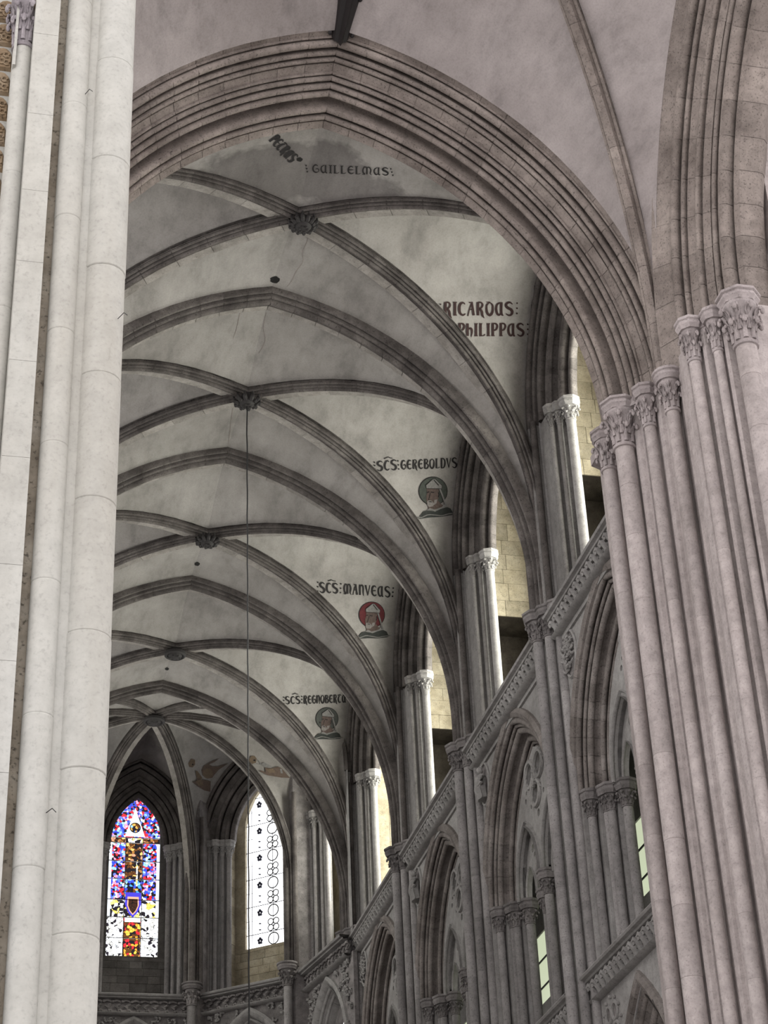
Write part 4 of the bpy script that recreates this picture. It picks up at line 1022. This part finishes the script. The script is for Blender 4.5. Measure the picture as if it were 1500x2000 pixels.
for a in (-60, -20, 20, 60):
    x, y = fpt(a, 3.95); o = empty('apse_shaft')
    shaft(o, x, y, 5, Z_NECK - .05, .105, 'shaft', .9); capital(o, x, y, Z_NECK - .05, .105, .38, 'carve'); abacus(o, x, y, Z_CAP - .17, .25, .17, 'carve', 0, True)
    rod(o, (x, y, Z_CAP), (0, 0, 17.4 + ZO), .075, 'rib', 'upper_shaft')
    for s in (-1, 1):
        q = fpt(a + s * 2.6, 4.08); rod(o, (q[0], q[1], Z_CAP - .1), (0, 0, 19.4 + ZO), .06, 'rib', 'wall_rib_roll')
    q0, q1 = fpt(a, 4.1), fpt(a, 4.6)
    T = Vector((cos(radians(a)), -sin(radians(a)), 0)); v = []
    for p, wd in ((q0, .12), (q1, .32)):
        for s in (-1, 1):
            for z in (5, 20.2 + ZO): v.append((p[0] + s * T.x * wd, p[1] + s * T.y * wd, z))
    mk('core', v, [(0, 1, 3, 2), (0, 4, 5, 1), (2, 3, 7, 6)], 'carve', o, False)
    tag(o, {-60: 'apse wall shaft far round behind the white pier', -20: 'apse wall shaft at the white pier edge of the stained glass', 20: 'apse wall shaft with round capital between the stained and white windows', 60: 'apse wall shaft with round capital between the white window and the straight wall'}[a], 'shaft', 'wall shafts of the apse')

# ------------------------------------------------------------------ holes in the vault, cracks and paintings (lie on the plaster)
bvh = BVHTree.FromPolygons([Vector(v) for v in BV.v], BV.f)
def hit(px, py, off=.012):
    d = at(px, py); loc, nrm, idx, dist = bvh.ray_cast(CAM, d, 90)
    if loc is None: return None
    if nrm.dot(d) > 0: nrm = -nrm
    return loc + nrm * off
def patch(name, poly, mat, parent, off=.012):
    """a painted area that follows the curved plaster"""
    bm = bmesh.new(); vs = [bm.verts.new((x, y, 0)) for x, y in poly]
    E = [bm.edges.new((vs[i], vs[(i + 1) % len(vs)])) for i in range(len(vs))]
    bmesh.ops.triangle_fill(bm, use_beauty=True, edges=E)
    if max(p[0] for p in poly) - min(p[0] for p in poly) > 8: bmesh.ops.subdivide_edges(bm, edges=bm.edges[:], cuts=2, use_grid_fill=True)
    bmesh.ops.triangulate(bm, faces=bm.faces[:]); bm.verts.index_update()
    v = [hit(q.co.x, q.co.y, off) for q in bm.verts]; f = [tuple(k.index for k in q.verts) for q in bm.faces if all(v[k.index] is not None for k in q.verts)]; bm.free()
    g = next((q for q in v if q is not None), None)
    if not f: return None
    return mk(name, [q if q is not None else g for q in v], f, mat, parent, False)
def ribbon(mb, pts, wid, off=.012):
    """pixel polyline on the plaster with varying width"""
    n = len(pts); L = []
    for i, (x, y) in enumerate(pts):
        a, b = pts[max(0, i - 1)], pts[min(n - 1, i + 1)]; dx, dy = b[0] - a[0], b[1] - a[1]; q = math.hypot(dx, dy) or 1
        w = wid[i] if isinstance(wid, list) else wid; L.append((x - dy / q * w / 2, y + dx / q * w / 2, x + dy / q * w / 2, y - dx / q * w / 2))
    v = []
    for l in L:
        p, q = hit(l[0], l[1], off), hit(l[2], l[3], off)
        if p is None or q is None: return
        v += [p, q]
    mb.add(v, [(2 * i, 2 * i + 1, 2 * i + 3, 2 * i + 2) for i in range(n - 1)])
def smooth(pts, k=4):
    if len(pts) < 3: return pts
    out = []
    for i in range(len(pts) - 1):
        p0, p1, p2, p3 = pts[max(0, i - 1)], pts[i], pts[i + 1], pts[min(len(pts) - 1, i + 2)]
        for j in range(k):
            t = j / k; out.append(tuple(.5 * (2 * p1[c] + (p2[c] - p0[c]) * t + (2 * p0[c] - 5 * p1[c] + 4 * p2[c] - p3[c]) * t * t + (3 * p1[c] - p0[c] - 3 * p2[c] + p3[c]) * t ** 3) for c in (0, 1)))
    return out + [pts[-1]]
TK, TH = .17, .07
CUR = [(.50, .84), (.34, .97), (.14, .82), (.08, .5), (.14, .18), (.34, .02), (.54, .14)]
OO = [(.3, .99), (.1, .8), (.07, .5), (.12, .18), (.3, .01), (.48, .18), (.53, .5), (.5, .8), (.3, .99)]
FONT = {
    'S': (.6, [([(.54, .84), (.36, .98), (.15, .93), (.07, .77), (.16, .6), (.42, .44), (.53, .27), (.46, .07), (.26, .0), (.05, .13)], (TH, .19, TH))]),
    'C': (.58, [(CUR, (TH, TK, TH))]),
    'R': (.58, [([(.12, 1), (.12, 0)], (TK, TK, TK)), ([(.12, .98), (.36, .97), (.46, .77), (.34, .56), (.14, .51)], (TH, .12, TH)), ([(.27, .53), (.40, .28), (.44, .02), (.58, -.22)], (.1, TK, .02))]),
    'I': (.28, [([(.14, 1), (.14, 0)], (TK, TK, TK)), ([(.0, .98), (.28, .98)], (TH,) * 3), ([(.0, .02), (.28, .02)], (TH,) * 3)]),
    'A': (.56, [([(.03, -.05), (.16, .5), (.34, 1.0)], (TH, TH, TH)), ([(.34, 1.0), (.46, 0)], (.1, TK, TK)), ([(.14, .45), (.42, .45)], (TH,) * 3), ([(.12, .97), (.4, 1)], (TH,) * 3)]),
    'D': (.6, [(OO, (TH, .17, TH)), ([(.3, .99), (.05, 1.02)], (.08, .06, .03))]),
    'O': (.6, [(OO, (TH, .17, TH))]),
    'U': (.64, [([(.36, .97), (.14, .8), (.08, .45), (.16, .12), (.3, .02), (.44, .22)], (TH, .16, TH)), ([(.46, 1), (.46, .15), (.62, -.02)], (TK, TK, .03))]),
    'P': (.54, [([(.12, 1), (.12, 0)], (TK, TK, TK)), ([(.02, .99), (.36, .98), (.48, .77), (.36, .5), (.14, .44)], (TH, .14, TH)), ([(.0, .02), (.26, .02)], (TH,) * 3)]),
    'H': (.54, [([(.1, 1), (.1, 0)], (TK, TK, TK)), ([(.12, .52), (.34, .62), (.46, .4), (.38, -.12)], (TH, .15, .02))]),
    'L': (.5, [([(.12, 1), (.12, 0)], (TK, TK, TK)), ([(.04, .02), (.36, .03), (.47, .14)], (TH, .07, TH)), ([(.0, .98), (.26, .98)], (TH,) * 3)]),
    'M': (.86, [([(.40, .9), (.2, .97), (.08, .6), (.12, .2), (.26, .04), (.02, .0)], (TH, .15, TH)), ([(.42, .98), (.42, .02)], (TK,) * 3), ([(.42, .88), (.62, .97), (.76, .6), (.70, .15), (.84, -.06)], (TH, .15, .02))]),
    'E': (.56, [(CUR, (TH, TK, TH)), ([(.08, .5), (.48, .53)], (.1,) * 3)]),
    'G': (.6, [(CUR, (TH, TK, TH)), ([(.56, .14), (.56, .4), (.44, .52), (.3, .42)], (TH, .1, TH))]),
    'T': (.58, [([(.5, .12), (.3, .02), (.12, .25), (.12, .6), (.3, .88)], (TH, TK, TH)), ([(.0, .9), (.3, .98), (.58, .92)], (TH, .1, TH))]),
    'B': (.56, [([(.12, 1), (.12, 0)], (TK,) * 3), ([(.1, .98), (.36, .95), (.44, .75), (.3, .55), (.14, .52)], (TH, .11, TH)), ([(.2, .53), (.44, .45), (.52, .24), (.36, .02), (.08, .02)], (TH, .14, TH))]),
    'N': (.56, [([(.1, 1), (.1, 0)], (TK,) * 3), ([(.12, .8), (.32, .98), (.45, .75), (.45, .3), (.5, -.08)], (TH, .15, .03))]),
    'V': (.54, [([(.04, 1), (.27, 0)], (TK, .15, .06)), ([(.27, 0), (.5, 1)], (TH,) * 3)]),
    'd': (.6, [([(.12, 1), (.12, 0)], (TK,) * 3), ([(.02, .99), (.34, .96), (.5, .7), (.5, .3), (.34, .04), (.02, .01)], (TH, .16, TH))]),
    ' ': (.3, []),
}
def lettering(parent, text, tl, tr, bl, br, mat, name='lettering'):
    """text set between the four corners of its band (pixels on the plaster)"""
    tot = sum(FONT[c][0] for c in text) + .10 * (len(text) - 1); x = 0
    def mp(u, v):
        u /= tot; a = (tl[0] + (tr[0] - tl[0]) * u, tl[1] + (tr[1] - tl[1]) * u); b = (bl[0] + (br[0] - bl[0]) * u, bl[1] + (br[1] - bl[1]) * u)
        return (b[0] + (a[0] - b[0]) * v, b[1] + (a[1] - b[1]) * v)
    H_ = math.hypot(tl[0] - bl[0], tl[1] - bl[1])
    for c in text:
        w, st = FONT[c]; mb = MB()
        for pts, (w0, w1, w2) in st:
            P = smooth(pts, 3); n = len(P); wd = []
            for i in range(n):
                q = i / (n - 1); wd.append(H_ * 1.12 * (w0 + (w1 - w0) * sin(pi * q) if q < .5 else w2 + (w1 - w2) * sin(pi * q)))
            ribbon(mb, [mp(x + a, b) for a, b in P], wd)
        if mb.v: mb.build('letter', mat, parent, False)
        x += w + .10
def dots(parent, pts, mat, r=2.0):
    for x, y in pts: patch('dot', [(x + r * cos(k * pi / 4), y + r * sin(k * pi / 4)) for k in range(8)], mat, parent)
def dots3(parent, x0, y0, x1, y1, mat, r): dots(parent, [(x0 + (x1 - x0) * k / 2, y0 + (y1 - y0) * k / 2) for k in range(3)], mat, r)
def crop(ox, oy, s): return lambda x, y: (ox + x * s, oy + y * s)

c_ = crop(840, 560, .14667); o = empty('painted_inscription')
lettering(o, 'RICARDUS', c_(180, 207), c_(1105, 205), c_(180, 385), c_(1105, 380), 'inkred'); dots3(o, *c_(135, 235), *c_(150, 350), 'inkred', 1.6); dots3(o, *c_(1155, 218), *c_(1153, 355), 'inkred', 1.8)
tag(o, 'upper dark red painted name on the vault above the first clerestory arch', 'inscription', 'painted names on the vault')
o = empty('painted_inscription')
lettering(o, 'PHILIPPUS', c_(372, 492), c_(1250, 488), c_(372, 660), c_(1250, 655), 'inkred'); dots3(o, *c_(325, 517), *c_(330, 620), 'inkred', 1.6); dots3(o, *c_(1297, 500), *c_(1297, 633), 'inkred', 1.8)
tag(o, 'lower dark red painted name, second of two lines near the first clerestory arch', 'inscription', 'painted names on the vault')
c_ = crop(720, 870, .13333); o = empty('painted_inscription')
dots3(o, *c_(82, 247), *c_(88, 345), 'ink', 1.6); lettering(o, 'SCS', c_(120, 235), c_(410, 205), c_(120, 375), c_(410, 355), 'ink'); dots3(o, *c_(425, 225), *c_(438, 345), 'ink', 1.6)
lettering(o, 'GEREBOLdVS', c_(470, 218), c_(1292, 175), c_(470, 352), c_(1292, 322), 'ink'); dots3(o, *c_(1335, 175), *c_(1335, 305), 'ink', 1.8)
mb = MB(); ribbon(mb, [c_(*p) for p in smooth([(220, 195), (255, 180), (285, 170), (310, 182), (345, 185)])], 1.6); mb.build('abbreviation_mark', 'ink', o, False)
tag(o, 'black painted name above the portrait with the grey-green halo nearest the crossing', 'inscription', 'painted names on the vault')
c_ = crop(600, 1120, .13333); o = empty('painted_inscription')
dots3(o, *c_(153, 130), *c_(150, 260), 'ink', 1.6); lettering(o, 'SCS', c_(178, 130), c_(450, 145), c_(178, 280), c_(450, 290), 'ink'); dots3(o, *c_(492, 152), *c_(485, 280), 'ink', 1.6)
lettering(o, 'MANVEUS', c_(530, 150), c_(1215, 192), c_(530, 298), c_(1215, 345), 'ink'); dots3(o, *c_(1258, 212), *c_(1247, 333), 'ink', 1.8)
mb = MB(); ribbon(mb, [c_(*p) for p in smooth([(300, 110), (330, 102), (352, 95), (375, 106), (415, 112)])], 1.6); mb.build('abbreviation_mark', 'ink', o, False)
tag(o, 'black painted name above the portrait with the red halo', 'inscription', 'painted names on the vault')
c_ = crop(540, 1340, .10667); o = empty('painted_inscription')
dots3(o, *c_(132, 205), *c_(132, 322), 'ink', 1.4); lettering(o, 'SCS', c_(158, 192), c_(435, 185), c_(158, 330), c_(435, 320), 'ink'); dots3(o, *c_(462, 188), *c_(462, 305), 'ink', 1.4)
lettering(o, 'REGNOBERTU', c_(495, 178), c_(1270, 150), c_(495, 325), c_(1270, 295), 'ink')
mb = MB(); ribbon(mb, [c_(*p) for p in smooth([(283, 150), (315, 142), (340, 130), (362, 145), (395, 148)])], 1.4); mb.build('abbreviation_mark', 'ink', o, False)
tag(o, 'black painted name above the portrait with the dark grey halo nearest the apse', 'inscription', 'painted names on the vault')
c_ = crop(480, 240, .24); o = empty('painted_inscription')
lettering(o, 'PETRUS', c_(262, 90), c_(432, 270), c_(186, 140), c_(358, 322), 'ink'); dots(o, [c_(158, 88), c_(390, 298)], 'ink', 1.6)
tag(o, 'black painted name running aslant at the crown under the great chancel arch', 'inscription', 'painted names on the vault')
o = empty('painted_inscription')
dots3(o, *c_(490, 343), *c_(500, 393), 'ink', 1.8); lettering(o, 'GUILLELMUS', c_(540, 335), c_(1165, 362), c_(540, 400), c_(1165, 422), 'ink'); dots3(o, *c_(1182, 370), *c_(1198, 422), 'ink', 1.6)
tag(o, 'broad black painted name on the stained plaster below the great chancel arch', 'inscription', 'painted names on the vault')

# portraits ---------------------------------------------------------------
def portrait(hx, hy, r, halo, tilt, label):
    o = empty('painted_portrait'); s = r / 210
    def m(x, y):
        dx, dy = (x - 940) * s, (y - 670) * s; return (hx + dx * cos(tilt) - dy * sin(tilt), hy + dx * sin(tilt) + dy * cos(tilt))
    def pp(nm, pts, mat, off): return patch(nm, [m(*p) for p in pts], mat, o, off)
    pp('halo_outline', circ(940, 670, 214, 30), 'ink', .010); pp('halo', circ(940, 670, 203, 30), halo, .014)
    pp('neck', [(850, 850), (940, 860), (1000, 800), (1085, 885), (1110, 915), (950, 960), (870, 930)], 'skin', .018)
    pp('face', [(842, 630), (1020, 630), (1022, 760), (995, 840), (940, 880), (880, 890), (850, 860), (838, 780), (835, 740), (850, 700)], 'skin', .021)
    pp('beard', [(852, 815), (885, 800), (925, 820), (950, 850), (935, 895), (880, 905), (848, 880)], 'beard', .024)
    pp('mouth', [(862, 822), (905, 818), (925, 835), (880, 832)], 'ink', .027)
    pp('cheek_beard', [(955, 800), (1000, 790), (985, 850), (940, 880)], 'beard', .024)
    for q in ((845, 690, 880, 682), (900, 685, 950, 690)):
        mb = MB(); ribbon(mb, [m(q[0], q[1]), m(q[2], q[3])], 13 * s, .027); mb.build('eye', 'ink', o, False)
    mb = MB(); ribbon(mb, [m(895, 695), m(880, 760), m(868, 800), m(890, 805)], 8 * s, .027); mb.build('nose', 'ink', o, False)
    mb = MB(); ribbon(mb, [m(1010, 690), m(1022, 720), m(1010, 760)], 14 * s, .027); mb.build('ear', 'ink', o, False)
    pp('mitre', [(830, 582), (932, 490), (965, 488), (1066, 585), (1058, 635), (1030, 628), (838, 630)], 'mitre', .024)
    mb = MB(); ribbon(mb, [m(830, 582), m(932, 490), m(968, 488), m(1068, 585), m(1060, 635), m(838, 632), m(830, 582)], 8 * s, .028); ribbon(mb, [m(948, 505), m(1018, 585)], 14 * s, .028); mb.build('mitre_outline', 'ink', o, False)
    pp('lappet', [(1022, 638), (1048, 635), (1148, 905), (1118, 910)], 'mitre', .027)
    mb = MB(); ribbon(mb, [m(1020, 640), m(1080, 800), m(1118, 912)], 8 * s, .029); mb.build('lappet_outline', 'ink', o, False)
    pp('mantle', [(672, 1042), (735, 1056), (772, 1000), (800, 965), (850, 955), (950, 968), (1060, 925), (1140, 902), (1195, 925), (1225, 980), (1265, 985), (1205, 1020), (1060, 1048), (900, 1058), (745, 1080)], 'robe', .020)
    pp('collar', [(845, 958), (885, 918), (950, 945), (1060, 905), (1095, 860), (1130, 905), (1040, 935), (960, 975), (900, 950)], 'mitre', .030)
    mb = MB(); ribbon(mb, [m(*p) for p in smooth([(690, 1045), (760, 1062), (860, 1020), (960, 1022), (1060, 1032), (1150, 1008), (1250, 990)])], 14 * s, .028); mb.build('hem', 'mitre', o, False)
    tag(o, label, 'painting', 'painted portraits on the vault')
portrait(720 + 940 * .13333, 870 + 670 * .13333, 210 * .13333, 'halo_g', 0, 'painted bust of a mitred man with grey-green halo nearest the crossing')
portrait(600 + 943 * .13333, 1120 + 605 * .13333, 190 * .13333, 'halo_r', .07, 'painted bust of a mitred man with a dark red halo')
portrait(540 + 922 * .10667, 1340 + 597 * .10667, 207 * .10667, 'halo_k', .10, 'painted bust of a mitred man with dark grey halo nearest the apse')

# two censing angels on the apse plaster ------------------------------------
c_ = crop(350, 1450, .16)
def ang(label, items):
    o = empty('painted_angel')
    for k, (nm, pts, mat) in enumerate(items): patch(nm, [c_(*p) for p in pts], mat, o, .010 + .003 * k)
    tag(o, label, 'painting', 'painted angels in the apse'); return o
ang('faded painted angel with spread wing between the stained glass and the white window', [
    ('censer', [(108, 255), (145, 200), (190, 212), (192, 270), (160, 305), (120, 300)], 'gold'), ('censer_eye', circ(162, 268, 11, 8), 'ink'),
    ('wing', [(270, 340), (290, 290), (360, 245), (490, 188), (430, 235), (360, 265), (400, 290), (470, 290), (600, 250), (480, 330), (420, 400), (400, 430), (340, 440), (280, 400)], 'robe_r'),
    ('halo', circ(345, 375, 62, 16), 'gold'), ('arm', [(190, 350), (215, 345), (275, 430), (250, 455), (205, 420)], 'gold'),
    ('body', [(152, 485), (200, 470), (210, 430), (290, 455), (378, 470), (372, 600), (300, 585), (210, 530)], 'robe_r'), ('sleeve', [(190, 470), (270, 445), (285, 520), (230, 530)], 'gold')])
ang('faded painted angel reaching out beside the last transverse rib of the choir', [
    ('censer', [(850, 215), (875, 168), (920, 165), (945, 200), (935, 250), (890, 265), (858, 250)], 'gold'), ('censer_eye', circ(917, 220, 13, 8), 'ink'),
    ('chains', [(945, 195), (1000, 255), (1010, 280), (930, 262), (935, 256), (990, 268)], 'mitre'), ('arm', [(1005, 255), (1040, 248), (1130, 295), (1060, 310), (1015, 290)], 'mitre'),
    ('body', [(968, 352), (1000, 345), (1050, 365), (1045, 310), (1120, 320), (1200, 295), (1250, 315), (1350, 435), (1240, 432), (1080, 405)], 'robe_r'), ('sleeve', [(1060, 330), (1140, 320), (1180, 370), (1090, 375)], 'gold'), ('sash', [(1225, 320), (1250, 320), (1262, 380), (1235, 380)], 'mitre')])

for (x, y, r) in ((537, 546, 9.5), (385, 1101, 5.5), (326, 1306, 4), (585, 311, 6)):
    poly = [(x + r * (1 + .12 * sin(3 * k)) * cos(k * pi / 8), y + r * .72 * (1 + .1 * cos(2 * k)) * sin(k * pi / 8)) for k in range(16)]
    patch('vent_hole', poly, 'hole', ceil, .006)  # flat dark patch on the plaster paints the shade inside each hole
for pl_ in ([(598, 455), (600, 470), (590, 492), (592, 510), (578, 530), (570, 548), (560, 560)], [(520, 610), (514, 640), (518, 665), (505, 690)], [(455, 795), (450, 830), (446, 868)], [(470, 600), (462, 640), (455, 660)]):
    mb = MB(); ribbon(mb, smooth(pl_), .7, .006)
    if mb.v: mb.build('plaster_crack', 'arch', ceil, False)
